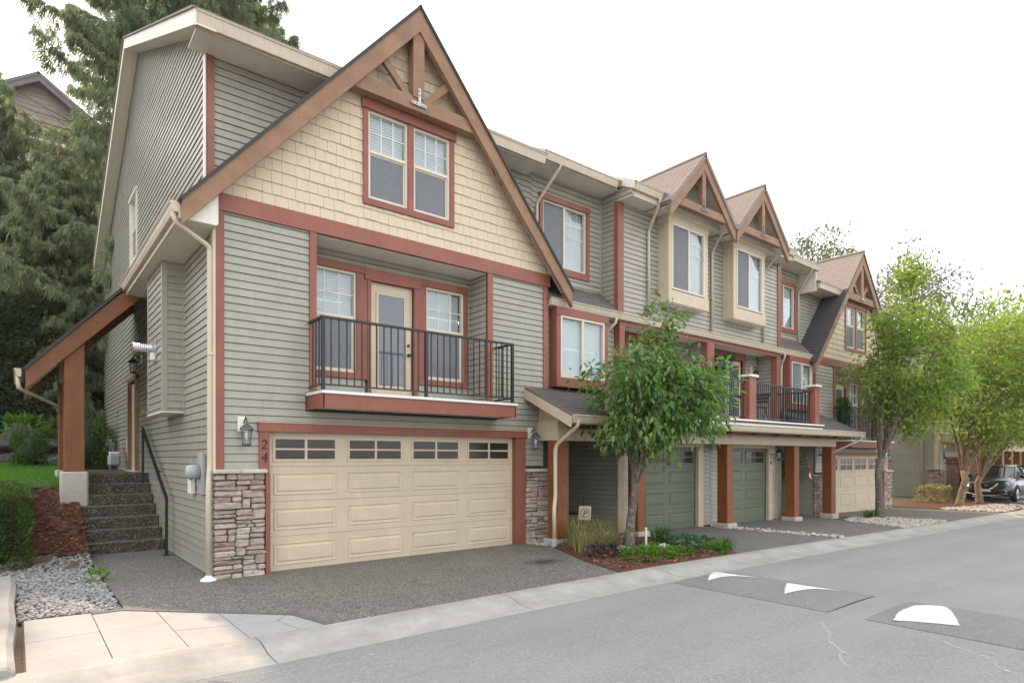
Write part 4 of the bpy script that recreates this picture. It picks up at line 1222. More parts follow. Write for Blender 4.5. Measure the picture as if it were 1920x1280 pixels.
def mirror28():
    return gable_unit('far gable-fronted townhouse with cream garage behind the roadside tree', 24.6, -1, -.33, -.42, False)
H28, FR28, SD28, _z = mirror28()

# ------------------------------------------------------------------ middle units
def mid_unit(label, X0, sg, first):
    FR = Frame((X0,0,0), (sg,0,0), (0,-1,0))
    H = thing('townhouse', label, 'townhouse', (X0,0,0), 'row of townhouses')
    at = lambda y: Frame((X0,y,0), (sg,0,0), (0,-1,0))
    W = lambda x, y, z: FR.P(x, z, -y)
    boards = []
    # ---- third floor: set-back wall C
    C = at(.5)
    wc = (.32,1.66,5.95,7.36)
    put('upper_wall', wall_mb(C, [(0,5.0),(2.2,5.0),(2.2,8.0),(0,8.0)], [wc], .12), M['gap_shade'], H)
    boards += siding(C, [(0,5.5),(2.17,5.5),(2.17,7.85),(0,7.85)], [(.21,1.77,5.8,7.48)], .115, 5.5)
    window(H, C, *wc, 'slide', 'red', (.1,.1,.12,.15), .5, (3,2), True, 1.0, gridtop=.45, trim_cap=False, screen_side=0 if first else 1)
    # return wall
    RT = Frame((X0+sg*2.2,0,0), (0,1,0), (-sg,0,0))
    put('return_wall', wall_mb(RT, [(.0,5.0),(.52,5.0),(.52,8.08),(-.45,7.84),(-.45,7.66),(.0,7.66)], [], .1), M['siding'], H)
    boards += siding(RT, [(.06,5.05),(.48,5.05),(.48,7.84),(-.44,7.82),(-.44,7.66),(.06,7.66)], [], .115, 5.05)
    put('inner_corner', C.box(MB(), 2.14, 2.178, 5.3, 7.85, .0, .03), M['sage_trim'], H)
    # wall B
    put('front_wall', wall_mb(FR, [(2.2,4.93),(5.92,4.93),(5.92,7.9),(2.2,7.9)], [(3.81,5.16,5.83,7.43)], .12), M['gap_shade'], H)
    boards += siding(FR, [(2.38,5.03),(5.92,5.03),(5.92,7.63),(2.38,7.63)], [(3.68,5.32,5.5,7.63)], .115, 5.03)
    put('corner_board', FR.box(MB(), 2.178, 2.38, 5.02, 7.63, 0, .04), M['red'], H)
    put('corner_board', RT.box(MB(), .0, .08, 5.02, 7.63, 0.001, .022), M['red'], H)
    # eaves
    put('eave_soffit', FR.box(MB(), 2.19, 5.92, 7.632, 7.655, -.02, .42), M['soffit'], H)
    put('eave_fascia', FR.box(MB(), 2.23, 5.92, 7.63, 7.90, .42, .44), M['gutter'], H)
    gutter('gutter', H, FR.P(2.23,7.93,.441), FR.P(3.2,7.93,.441), (0,-1,0), .11, .17)
    gutter('gutter', H, FR.P(5.80,7.93,.441), FR.P(5.92,7.93,.441), (0,-1,0), .11, .17)
    put('eave_soffit', C.box(MB(), -.14, 2.19, 7.853, 7.873, -.02, .55), M['soffit'], H)
    put('eave_fascia', C.box(MB(), -.16, 2.1, 7.85, 8.0, .55, .57), M['gutter'], H)
    gutter('gutter', H, C.P(-.16,8.03,.571), C.P(2.05,8.03,.571), (0,-1,0), .11, .17)
    zB = lambda y: 7.955+.47*(y+.52); zC = lambda y: 8.045+.47*(y+.15)
    roof_slab('main_roof', H, [W(2.2,-.55,zB(-.55)),W(5.92,-.55,zB(-.55)),W(5.92,6.95,zB(6.95)),W(2.2,6.95,zB(6.95))], .14, 'shingle_tan')
    roof_slab('main_roof', H, [W(-.17,-.18,zC(-.18)),W(2.2,-.18,zC(-.18)),W(2.2,6.95,zC(6.95)),W(-.17,6.95,zC(6.95))], .14, 'shingle_tan')
    roof_slab('main_roof', H, [W(-.17,6.95,zB(6.95)),W(5.92,6.95,zB(6.95)),W(5.92,14.1,zB(-.2)),W(-.17,14.1,zB(-.2))], .14, 'shingle_tan')
    for x, za, y0 in ((-.175, zC, -.16),(2.19, zB, -.53)):
        put('rake_fascia', MB().add([W(x-.022,y0,za(y0)-.20),W(x-.022,1.6,za(1.6)-.20),W(x-.022,1.6,za(1.6)-.01),W(x-.022,y0,za(y0)-.01),W(x,y0,za(y0)-.20),W(x,1.6,za(1.6)-.20),W(x,1.6,za(1.6)-.01),W(x,y0,za(y0)-.01)],
            [(0,1,2,3),(7,6,5,4),(0,4,5,1),(1,5,6,2),(2,6,7,3),(3,7,4,0)]), M['fascia'], H)
    put('rear_wall', MB().add([W(0,13.9,-.6),W(5.92,13.9,-.6),W(5.92,13.9,7.8),W(0,13.9,7.8),W(0,14.0,-.6),W(5.92,14.0,-.6),W(5.92,14.0,7.8),W(0,14.0,7.8)],
        [(0,1,2,3),(7,6,5,4),(0,4,5,1),(1,5,6,2),(2,6,7,3),(3,7,4,0)]), M['siding'], H)
    if not first:
        put('step_wall', MB().prism([(-.07,7.2),(13.9,7.2),(13.9,7.85),(6.95,zC(6.95)-.16),(-.07,zC(-.07)-.16)], lambda y, z, d: (18.24+d, y, z), 0, .05), M['fascia'], H)
    # ---- cream box bay
    by = put('box_bay', FR.box(MB(), 3.70, 5.30, 5.48, 5.50, 0, .31), M['soffit'], H)
    BF = at(-.33)
    put('bay_side', FR.box(MB(), 3.682, 3.705, 5.801, 7.43, 0, .229), M['cream'], by)
    put('bay_side', FR.box(MB(), 5.295, 5.318, 5.801, 7.43, 0, .229), M['cream'], by)
    put('bay_apron', FR.box(MB(), 3.66, 5.34, 5.50, 5.80, 0, .345), M['cream'], by)
    put('bay_stile', BF.box(MB(), 3.68, 3.81, 5.802, 7.43, -.1, 0), M['cream'], by)
    put('bay_stile', BF.box(MB(), 5.16, 5.32, 5.802, 7.43, -.1, 0), M['cream'], by)
    put('bay_head', BF.box(MB(), 3.66, 5.34, 7.432, 7.66, -.33, .012), M['cream'], by)
    window(H, BF, 3.81, 5.16, 5.83, 7.43, 'slide', None, (0,0,0,0), .52, (3,2), True, .99, gridtop=.36, screen_side=0 if first else 1)
    # ---- dormer
    dc, dt, ds = 4.52, 9.10, 1.05
    DF = at(-.78)
    for s in (-1, 1):
        e = 1.36
        put('bargeboard', MB().prism([(dc,dt),(dc+s*e,dt-ds*e),(dc+s*e,dt-ds*e-.36),(dc,dt-.36)], DF.P, -.08, 0), M['barge'], H)
        roof_slab('dormer_roof', H, [DF.P(dc,dt+.03,.03),DF.P(dc+s*1.40,dt+.03-ds*1.40,.03),DF.P(dc+s*1.40,dt+.03-ds*1.40,-.8),DF.P(dc,dt+.03,-2.9)], .07, 'shingle_tan')
        roof_slab('dormer_soffit', H, [DF.P(dc,dt-.12,-.082),DF.P(dc+s*1.33,dt-.12-ds*1.33,-.082),DF.P(dc+s*1.33,dt-.12-ds*1.33,-.46),DF.P(dc,dt-.12,-.46)], .02, 'soffit')
        fs = slope_frame(DF.P(dc+s*1.40,dt+.032-ds*1.40,.03), (0,1,0), (-sg*s,0,ds))
        Ls = 1.40*math.sqrt(1+ds*ds)
        pieces('roof_shingle', 'roof_shingles', tabs(fs, [(0,0),(.65,0),(2.9,Ls),(0,Ls)], .14, .26, .34, .016, .005), M['shingle_tan'], H, 150)
    put('ridge_cap', MB().tube([DF.P(dc,dt+.045,.04), DF.P(dc,dt+.045,-2.8)], .05, 6), M['shingle_tan'], H)
    put('collar_beam', MB().prism([(dc-.98,7.68),(dc+.98,7.68),(dc+.80,7.87),(dc-.80,7.87)], DF.P, -.16, -.03), M['barge'], H)
    put('king_post', DF.cbox(MB(), dc-.075, dc+.075, 7.87, 8.80, -.15, -.02), M['barge'], H)
    pl = put('steel_strap', DF.box(MB(), dc-.02, dc+.02, 7.80, 8.06, -.0195, -.009), M['pewter'], H)
    put('strap_foot', DF.box(MB(), dc-.14, dc+.14, 7.75, 7.80, -.029, -.012), M['pewter'], pl)
    put('dormer_wall', MB().prism([(dc-1.22,7.662),(dc+1.22,7.662),(dc,8.92)], BF.P, -.04, -.012), M['siding'], H)
    for k in range(5):
        z = 7.67+k*.115; hw = (8.92-z)/ (8.92-7.662)*1.22-.14
        if hw > .1: put('siding_board', MB().prism([(dc-hw,z),(dc+hw,z),(dc+hw-.1,z+.115),(dc-hw+.1,z+.115)], BF.P, -.012, .004), M['siding'], H)
    # ---- skirt roof under wall C
    fs = slope_frame(W(0 if sg > 0 else 2.2, -.06, 5.075), (1,0,0), (0,.56,.50))
    L = math.hypot(.56,.50)
    roof_slab('skirt_roof', H, [W(0,-.10,5.06),W(2.2,-.10,5.06),W(2.2,.5,5.58),W(0,.5,5.58)], .06, 'shingle')
    pieces('skirt_shingle', 'skirt_shingles', tabs(fs, [(0,0),(2.2,0),(2.2,L),(0,L)], .14, .26, .34, .016, .005), M['shingle_moss'], H, 100)
    gutter('mid_gutter', H, FR.P(.03,5.05,.03), FR.P(5.92,5.05,.03), (0,-1,0), .12, .15)
    put('band_board', FR.box(MB(), 2.25, 5.92, 4.79, 4.93, -.02, .028), M['red'], H)
    put('eave_soffit', FR.box(MB(), 0, 2.3, 4.895, 4.915, -.25, .03), M['soffit'], H)
    # ---- second floor wall D with the red box bay
    D = at(.15)
    wb = (.31,1.65,3.42,4.72)
    put('second_floor_wall', wall_mb(D, [(0,2.6),(2.25,2.6),(2.25,4.9),(0,4.9)], [(.25,1.72,3.3,4.85)], .12), M['gap_shade'], H)
    boards += siding(D, [(0,3.15),(2.24,3.15),(2.24,4.9),(0,4.9)], [(.2,1.775,3.0,4.9)], .115, 3.15)
    RBx = at(-.10)
    rbx = put('red_bay', RBx.box(MB(), .2, .31, 3.24, 4.89, -.24, 0), M['red'], H)
    put('bay_side', RBx.box(MB(), 1.65, 1.775, 3.24, 4.89, -.24, 0), M['red'], rbx)
    put('bay_head', RBx.box(MB(), .19, 1.785, 4.722, 4.893, -.235, .02), M['red'], rbx)
    put('bay_apron', RBx.box(MB(), .19, 1.785, 3.22, 3.418, -.235, .02), M['red'], rbx)
    window(H, RBx, *wb, 'slide', None, (0,0,0,0), .5, (3,3) if not first else None, not first, 1.0, gridtop=1.0, screen_side=1)
    put('post_trim', FR.box(MB(), 2.25, 2.43, 2.66, 4.79, -.16, .03), M['red'], H)
    put('post_trim', FR.box(MB(), 5.76, 5.92, 2.66, 4.79, -.16, .03), M['red'], H)
    # ---- balcony recess
    B = at(.62)
    put('recess_wall', wall_mb(B, [(2.2,2.5),(5.92,2.5),(5.92,4.95),(2.2,4.95)], [(3.29,4.74,2.68,4.64)], .1), M['gap_shade'], H)
    boards += siding(B, [(2.43,2.68),(5.8,2.68),(5.8,4.85),(2.43,4.85)], [(3.17,4.86,2.6,4.85)], .115, 2.68)
    for u, s in ((2.40,1),(5.80,-1)):
        LS = Frame((X0+sg*u,0,0), (0,1,0), (sg*s,0,0))
        put('recess_side', wall_mb(LS, [(-.02,2.62),(.615,2.62),(.615,4.85),(-.02,4.85)], [], .05), M['gap_shade'], H)
        boards += siding(LS, [(.0,2.68),(.6,2.68),(.6,4.84),(.0,4.84)], [], .115, 2.68)
    put('balcony_ceiling', FR.box(MB(), 2.4, 5.82, 4.855, 4.875, -.64, .0), M['soffit'], H)
    dr = put('balcony_door', B.box(MB(), 3.31, 4.0, 2.69, 4.62, -.08, -.03), M['door'], H)
    put('door_leaf', B.box(MB(), 4.02, 4.72, 2.69, 4.62, -.08, -.032), M['door'], dr)
    for a in (3.42, 4.13): 
        put('pane', B.box(MB(), a, a+.48, 2.95, 4.48, -.0295, -.024), M['mirror_glass'], dr)
    put('door_casing', B.box(MB(), 3.17, 3.29, 2.68, 4.64, -.05, .05), M['red'], dr)
    put('door_casing', B.box(MB(), 4.74, 4.86, 2.68, 4.64, -.05, .05), M['red'], dr)
    put('door_casing', B.box(MB(), 3.15, 4.88, 4.641, 4.85, -.05, .06), M['red'], dr)
    lantern(H, B, 2.78, 4.22, 'iron')
    # ---- deck, newels, railing
    dk = put('balcony_deck', FR.box(MB(), 2.15, 5.92, 2.50, 2.635, -.6, 1.27), M['soffit'], H)
    put('deck_edge', FR.box(MB(), 2.12, 5.92, 2.636, 2.675, -.6, 1.31), M['white'], dk)
    put('deck_flashing', FR.box(MB(), 2.12, 5.92, 2.585, 2.634, 1.272, 1.285), M['black'], dk)
    for a, b in [(2.28,2.54)] + ([(5.76,6.08)] if first else []):
        n = put('newel_post', FR.cbox(MB(), a, b, 2.676, 3.76, 1.0, 1.24), M['red'], H)
        put('newel_cap', FR.cbox(MB(), a-.05, b+.05, 3.762, 3.82, .95, 1.29), M['white'], n)
    A = lambda u, d: FR.P(u, 0, d)[:2]
    railing(H, A(2.54,1.12), A(5.76,1.12), 2.74, 3.66, (.5,), .105)
    railing(H, A(2.40,.04), A(2.40,.99), 2.74, 3.66, (), .105)
    # ---- porch roof, beam, gutter
    roof_slab('porch_roof', H, [W(-.6,-1.30,2.52),W(2.13,-1.30,2.52),W(2.13,-.001,3.135),W(-.6,-.001,3.135)], .07, 'shingle')
    roof_slab('porch_roof', H, [W(0.0,.0,3.1355),W(2.13,.0,3.1355),W(2.13,.15,3.2066),W(0.0,.15,3.2066)], .07, 'shingle')
    fs = slope_frame(W(-.6 if sg > 0 else 2.13,-1.33,2.508), (1,0,0), (0,1.33,.63))
    L = math.hypot(1.33,.63); L2 = L*(1.48/1.33)
    pp = [(0,0),(2.73,0),(2.73,L2),(.6,L2),(.6,L),(0,L)] if sg > 0 else [(0,0),(2.73,0),(2.73,L),(2.13,L),(2.13,L2),(0,L2)]
    pieces('porch_shingle', 'porch_shingles', tabs(fs, pp, .14, .24, .34, .017, .005, jit=.004), M['shingle'], H, 150)
    gutter('porch_gutter', H, FR.P(-.56,2.53,1.285), FR.P(5.92,2.53,1.285), (0,-1,0), .12, .15)
    put('porch_fascia', FR.box(MB(), -.56, 5.92, 2.36, 2.50, 1.262, 1.284), M['gutter'], H)
    put('alcove_ceiling', FR.box(MB(), .0, 2.25, 2.47, 2.49, -2.5, -.001), M['soffit'], H)
    put('porch_soffit', FR.box(MB(), -.18, 5.92, 2.475, 2.495, .0, 1.26), M['soffit'], H)
    put('rake_fascia', MB().add([W(-.625,-1.36,2.29),W(-.625,-.002,2.93),W(-.625,-.002,3.11),W(-.625,-1.36,2.49),W(-.602,-1.36,2.29),W(-.602,-.002,2.93),W(-.602,-.002,3.11),W(-.602,-1.36,2.49)],
            [(0,1,2,3),(7,6,5,4),(0,4,5,1),(1,5,6,2),(2,6,7,3),(3,7,4,0)]), M['cream'], H)
    put('porch_joist', FR.box(MB(), -.2, 5.92, 2.30, 2.474, .80, .90), M['post_beam'], H)
    for u in (.55, 1.7, 2.9, 4.1, 5.3):
        put('rafter_tail', MB().prism([(.905,2.474),(1.25,2.474),(1.25,2.40),(.905,2.30)], lambda d, z, w, u=u: FR.P(u+w, z, d), -.04, .04), M['red'], H)
    put('porch_beam', FR.cbox(MB(), -.26, 5.92, 2.07, 2.474, .32, .62), M['cream'], H)
    put('porch_beam', FR.cbox(MB(), -.259, .05, 2.071, 2.473, .005, .319), M['cream'], H)
    put('gable_infill', MB().prism([(.005,2.475),(1.25,2.475),(.005,3.03)], lambda d, z, w: FR.P(-.22+w, z, d), 0, .03), M['cream'], H)
    for a, b in [(-.25,.06),(2.20,2.50)] + ([(5.77,6.07)] if first else []):
        g = gz(X0+sg*(a+b)/2)
        p = put('porch_post', FR.cbox(MB(), a, b, g+.10, 2.07, .31, .61, .012), M['post'], H)
        put('pedestal', FR.cbox(MB(), a-.07, b+.07, g-.1, g+.11, .24, .68, .02), M['pedestal'], p)
    # ---- ground floor: garage and entry alcove
    g0 = gz(X0+sg*4)
    put('garage_wall', wall_mb(FR, [(2.25,-.5),(5.92,-.5),(5.92,2.7),(2.25,2.7)], [(2.92,5.34,-.6,2.0)], .12), M['gap_shade'], H)
    boards += siding(FR, [(2.45,g0),(5.92,g0),(5.92,2.45),(2.45,2.45)], [(2.72,5.56,-.6,2.14)], .115, g0)
    garage_door(H, FR, 2.92, 5.34, g0-.03, 2.0, 2, 'garage_green')
    put('garage_trim', FR.cbox(MB(), 5.333, 5.56, g0-.2, 1.992, -.06, .05), M['cream'], H)
    put('garage_trim', FR.cbox(MB(), 2.70, 2.927, g0-.2, 1.992, -.06, .05), M['cream'], H)
    put('garage_header', FR.cbox(MB(), 2.68, 5.58, 1.993, 2.14, -.06, .06), M['cream'], H)
    put('corner_board', FR.box(MB(), 2.20, 2.45, g0-.2, 2.3, 0, .035), M['cream'], H)
    AL = Frame((X0+sg*2.25,0,0), (0,1,0), (-sg,0,0))
    put('alcove_side', wall_mb(AL, [(0.001,-.5),(2.45,-.5),(2.45,2.6),(0.001,2.6)], [], .1), M['gap_shade'], H)
    boards += siding(AL, [(.04,g0),(2.38,g0),(2.38,2.46),(.04,2.46)], [], .115, g0)
    AB = at(2.4)
    put('alcove_back', wall_mb(AB, [(-.2,-.5),(2.3,-.5),(2.3,2.6),(-.2,2.6)], [], .1), M['gap_shade'], H)
    boards += siding(AB, [(1.35,g0),(2.24,g0),(2.24,2.46),(1.35,2.46)], [], .115, g0)
    ed = put('entry_door', AB.box(MB(), .30, 1.20, g0, 2.05, .001, .03), M['garage_green'], H)
    put('door_casing', AB.box(MB(), 1.20, 1.30, g0, 2.15, .001, .05), M['cream'], ed)
    put('door_casing', AB.box(MB(), .20, .30, g0, 2.15, .001, .05), M['cream'], ed)
    put('door_handle', MB().lathe(AB.P(1.12,g0+1.0,.03), [(.03,0),(.012,-.03),(.03,-.06)], 8, 'y'), M['steel'], ed)
    put('alcove_party', FR.box(MB(), -.02, .0, -.5, 2.6, -2.5, -.001), M['siding'], H)
    put('wall_switch_box', AL.box(MB(), .36, .5, 1.78, 1.98, .018, .06), M['white'], H)
    # ---- downpipes
    pipe(H, [FR.P(3.14,7.80,.49), FR.P(3.14,7.66,.47), FR.P(3.26,7.18,.06), FR.P(3.26,7.0,.06), FR.P(3.26,5.06,.06)], .036, clips=(FR.P(3.26,7.0,.055), FR.P(3.26,6.0,.055)))
    pipe(H, [C.P(.30,7.9,.62), C.P(.30,7.82,.60), C.P(.12,7.2,.06), C.P(.12,7.0,.06), C.P(.12,5.62,.06)], .034)
    pipe(H, [FR.P(2.06,4.92,.09), FR.P(2.06,4.80,.09), FR.P(1.93,4.62,-.08), FR.P(1.93,4.4,-.09), FR.P(1.93,3.2,-.09)], .034)
    if first:
        pipe(H, [FR.P(5.80,7.80,.49), FR.P(5.80,7.66,.47), FR.P(5.93,7.22,.06), FR.P(5.93,7.0,.06), FR.P(5.93,5.06,.06)], .036, clips=(FR.P(5.93,6.0,.055),))
        pipe(H, [FR.P(-.42,2.44,1.35), FR.P(-.42,2.32,1.33), FR.P(-.40,1.98,.74), FR.P(-.40,1.85,.70), FR.P(-.40,.95,.70), FR.P(-.46,.75,.73), FR.P(-.48,.14,.76)], .04)
        put('drain_pot', MB().lathe(FR.P(-.48,.0,.76), [(.06,0),(.06,.13),(.05,.16)], 10), M['grey_box'], H)
    else:
        pipe(H, [FR.P(-.40,2.44,1.35), FR.P(-.40,2.3,1.33), FR.P(0.02,1.9,.66), FR.P(.0,1.8,.2)], .036)
        N2 = Frame((0,0,0), (1,0,0), (0,-1,0))
        number(H, '2', N2, 15.40, 1.70, .15, 'iron', .056); number(H, '6', N2, 15.40, 1.52, .15, 'iron', .056)
        lantern(H, FR, 2.57, 1.78, 'iron')
        pipe(H, [FR.P(2.33,2.3,.08), FR.P(2.33,g0,.08)], .034)
    pieces('siding_board', 'siding_boards', sizesort(boards), M['siding'], H, 290)
    return H
H25 = mid_unit('townhouse right of the near gable with red box bay and green garage', 6.38, 1, True)
H26 = mid_unit('townhouse numbered 26 with furnished balcony and green garage', 18.22, -1, False)

# ------------------------------------------------------------------ steps, rail, meters by the near side
st = thing('entry_steps', 'exposed aggregate steps rising beside the near side wall', 'steps', (-.6,4.5,0))
for k in range(7):
    y0 = 3.68+k*.32; 
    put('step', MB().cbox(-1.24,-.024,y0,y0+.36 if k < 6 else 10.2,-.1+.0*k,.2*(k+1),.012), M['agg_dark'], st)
    put('step_nosing', MB().cbox(-1.238,-.026,y0-.006,y0+.035,.2*(k+1)-.018,.2*(k+1)+.003,.004), M['agg'], st)
hr = thing('handrail', 'black steel handrail down the side steps', 'handrail', (-.14,4.2,0))
put('rail_bar', MB().prism([(2.80,.96),(2.80,1.02),(5.46,2.36),(5.46,2.30)], lambda y, z, x: (x, y, z), -.16, -.115), M['black'], hr)
put('rail_post', MB().box(-.16,-.115,2.80,2.845,.0,.97), M['black'], hr)
put('rail_post', MB().box(-.16,-.115,5.415,5.46,1.2,2.32), M['black'], hr)
put('post_foot', MB().cbox(-.20,-.075,2.76,2.885,.0,.014,.003), M['black'], hr)
put('wall_bracket', MB().tube([(-.137,3.9,1.50),(-.07,3.9,1.46),(-.025,3.9,1.46)], .012, 6), M['black'], hr)
gm = thing('gas_meter', 'grey gas meter and pipes against the side wall', 'gas meter', (-.25,8.9,1.4))
put('meter_body', MB().cbox(-.42,-.16,8.75,9.05,1.52,1.80,.04), M['grey_box'], gm)
put('meter_cap', MB().cbox(-.40,-.18,8.78,9.02,1.80,1.87,.02), M['white'], gm)
put('regulator', MB().lathe((-.28,9.3,1.98), [(.05,-.06),(.13,-.03),(.13,.03),(.05,.06)], 12, 'x'), M['pewter'], gm)
put('gas_pipe', MB().tube([(-.3,9.6,1.36),(-.3,9.6,2.2),(-.3,9.35,2.2),(-.3,9.3,2.0),(-.3,8.9,1.86)], .022, 6), M['pewter'], gm)
put('gas_pipe', MB().tube([(-.25,8.85,1.86),(-.25,8.7,2.15),(-.06,8.68,2.2)], .02, 6), M['pewter'], gm)
put('cover_plate', MB().cbox(-.06,-.022,8.35,8.62,1.85,2.2,.008), M['cream'], gm)

# ------------------------------------------------------------------ scatter tools
def frames_from(dirs, rolls):
    d = dirs/np.linalg.norm(dirs, axis=1, keepdims=True)
    ref = np.where(np.abs(d[:, 2:3]) > .95, np.array([[1.,0,0]]), np.array([[0.,0,1]]))
    a = np.cross(ref, d); a /= np.linalg.norm(a, axis=1, keepdims=True)
    b = np.cross(d, a)
    c, s = np.cos(rolls)[:, None], np.sin(rolls)[:, None]
    return np.stack([d, a*c+b*s, b*c-a*s], axis=2)      # columns: axis, side, normal
def scatter(T, F, pos, mats, scale):
    T = np.asarray(T, float); F = np.asarray(F); n = len(pos); k = len(T)
    sc = scale if getattr(scale, 'ndim', 1) == 2 else np.asarray(scale)[:, None]*np.ones((1,3))
    V = np.einsum('nij,nkj->nki', mats, T[None]*sc[:, None, :]) + pos[:, None, :]
    G = (F[None] + (np.arange(n)*k)[:, None, None])
    return V.reshape(-1, 3), G.reshape(-1, F.shape[1])
LEAF8 = ([(0,0,0),(.4,.225,.05),(.4,0,0),(.4,-.225,.05),(.75,.15,.0),(.75,-.15,.0),(1,0,-.12),(.75,0,-.04)],
         [(0,2,1),(0,3,2),(1,2,7),(1,7,4),(2,3,5),(2,5,7),(4,7,6),(7,5,6)])
LEAF2 = ([(0,0,0),(.45,.26,.05),(1,0,-.06),(.45,-.26,.05)], [(0,2,1),(0,3,2)])
BLADE = ([(0,.5,0),(0,-.5,0),(.6,.3,.06),(.6,-.3,.06),(1,0,-.04)], [(0,1,2),(1,3,2),(2,3,4)])
def fan(n=9, spread=1.0, seed=3):
    r = np.random.default_rng(seed); V = []; F = []
    for i in range(n):
        a = (i/(n-1)-.5)*2*spread; L = .62+.38*math.cos(a*1.1)+r.uniform(-.06,.06)
        w = .045
        c, s = math.cos(a), math.sin(a)
        st = .12+.05*abs(i-n//2)/n
        b = len(V)
        V += [(0, 0, 0), (L*.55*c+w*s*1.6, L*.55*s-w*c*1.6, r.uniform(-.05,.05)), (L*c, L*s, r.uniform(-.12,.04)), (L*.55*c-w*s*1.6, L*.55*s+w*c*1.6, r.uniform(-.05,.05))]
        F += [(b,b+1,b+3),(b+3,b+1,b+2)]
    return V, F
FAN = fan(6, 1.05)
OCT = (lambda: (lambda vs, fs: (vs, fs))(*(lambda: (
    [tuple(np.array(p)/np.linalg.norm(p)) for p in [(1,0,0),(-1,0,0),(0,1,0),(0,-1,0),(0,0,1),(0,0,-1),(1,1,0),(1,-1,0),(-1,1,0),(-1,-1,0),(1,0,1),(-1,0,1),(0,1,1),(0,-1,1),(1,0,-1),(-1,0,-1),(0,1,-1),(0,-1,-1)]],
    [(0,6,10),(6,2,12),(10,12,4),(6,12,10),(2,8,12),(8,1,11),(12,11,4),(8,11,12),(1,9,11),(9,3,13),(11,13,4),(9,13,11),(3,7,13),(7,0,10),(13,10,4),(7,10,13),
     (6,0,14),(2,6,16),(16,14,5),(6,14,16),(8,2,16),(1,8,15),(15,16,5),(8,16,15),(9,1,15),(3,9,17),(17,15,5),(9,15,17),(7,3,17),(0,7,14),(14,17,5),(7,17,14)]))()))()
def rolls(n, a=math.pi): return RNG.uniform(-a, a, n)
def inpoly(P, poly):
    x, y = P[:, 0], P[:, 1]; c = np.zeros(len(P), bool); n = len(poly)
    for i in range(n):
        (x0,y0),(x1,y1) = poly[i], poly[(i+1)%n]
        k = ((y0 > y) != (y1 > y)) & (x < (x1-x0)*(y-y0)/((y1-y0) or 1e-9)+x0)
        c ^= k
    return c
def sample(poly, sp, jit=.5):
    x0, x1 = min(p[0] for p in poly), max(p[0] for p in poly); y0, y1 = min(p[1] for p in poly), max(p[1] for p in poly)
    gx, gy = np.meshgrid(np.arange(x0, x1, sp), np.arange(y0, y1, sp))
    P = np.stack([gx.ravel(), gy.ravel()], 1) + RNG.uniform(-jit*sp, jit*sp, (gx.size, 2))
    return P[inpoly(P, poly)]
def pebbles(name, label, poly, sp, r, mat, dz=0.0, hgt=None):
    P = sample(poly, sp); n = len(P)
    h = np.array([(hgt(x, y) if hgt else gz(x)) for x, y in P])
    s = RNG.uniform(.55, 1.25, n)*r
    sc = np.stack([s*RNG.uniform(.9,1.5,n), s*RNG.uniform(.75,1.1,n), s*RNG.uniform(.45,.75,n)], 1)
    pos = np.stack([P[:,0], P[:,1], h+dz+s*RNG.uniform(-.1,.5,n)], 1)
    d = np.stack([np.cos(a := RNG.uniform(0,6.28,n)), np.sin(a), RNG.uniform(-.25,.25,n)], 1)
    V, F = scatter(*OCT, pos, frames_from(d, rolls(n,.3)), sc)
    o = put_np(name, V, F, M[mat], smooth=True, kind='stuff')
    tag(o, label, 'gravel', kind='stuff')
    return o
GB = [(-2.2,-1.14),(-1.26,-1.2),(-1.26,2.9),(-1.55,2.75),(-2.0,3.0),(-2.75,2.9),(-2.75,1.4),(-2.2,1.2)]
sheet('pebble_base', GB, M['soil'], -.02)
pebbles('river_pebbles', 'grey river pebbles filling the bed beside the path', GB, .043, .027, 'pebble', -.005, lambda x, y: hill(-2, y))
pebbles('river_pebbles', 'pale pebbles strip between the two green garage driveways', [(11.95,-.5),(12.6,-.5),(12.8,-3.3),(12.4,-3.3),(12.1,-1.2)], .075, .04, 'pebble_pale', -.01)
pebbles('river_pebbles', 'pale pebbles round the foot of the second roadside tree', [(16.3,-3.3),(20.1,-3.3),(19.9,-1.75),(18.9,-.95),(17.2,-1.4),(16.9,-2.3)], .085, .045, 'pebble_pale', -.01)
pebbles('river_pebbles', 'tan gravel round the tree beside the far driveway', [(26.3,-3.25),(29.8,-3.0),(32,-1.9),(27,-1.2),(25.9,-1.4)], .12, .055, 'pebble_pale', .0)
pebbles('river_pebbles', 'small stones at the foot of the right stone pier', [(5.95,-.75),(6.3,-.6),(6.35,-.1),(5.75,-.12)], .06, .03, 'pebble_pale', .0)

# mulch slope with chips, lawn
MS = [(-2.9,2.6),(-2.0,2.9),(-1.55,2.72),(-1.26,2.8),(-1.26,6.4),(-2.9,6.0)]
def slope_sheet(name, poly, mat, sp, dz):
    xs_ = np.arange(min(p[0] for p in poly), max(p[0] for p in poly)+sp, sp); ys_ = np.arange(min(p[1] for p in poly), max(p[1] for p in poly)+sp, sp)
    V = []; F = []; n = len(xs_)
    for y in ys_:
        for x in xs_: V.append((min(x,-1.262), y, hill(-2,y)+dz+.025*math.sin(x*9+y*4)+.015*math.sin(x*21-y*17)))
    for j in range(len(ys_)-1):
        for i in range(n-1):
            c = np.array([[(xs_[i]+xs_[i+1])/2, (ys_[j]+ys_[j+1])/2]])
            if inpoly(c, poly)[0]: F.append((j*n+i, j*n+i+1, (j+1)*n+i+1, (j+1)*n+i))
    return put_np(name, V, F, mat, kind='structure', smooth=True)
slope_sheet('mulch_slope', MS, M['mulch'], .12, .03)
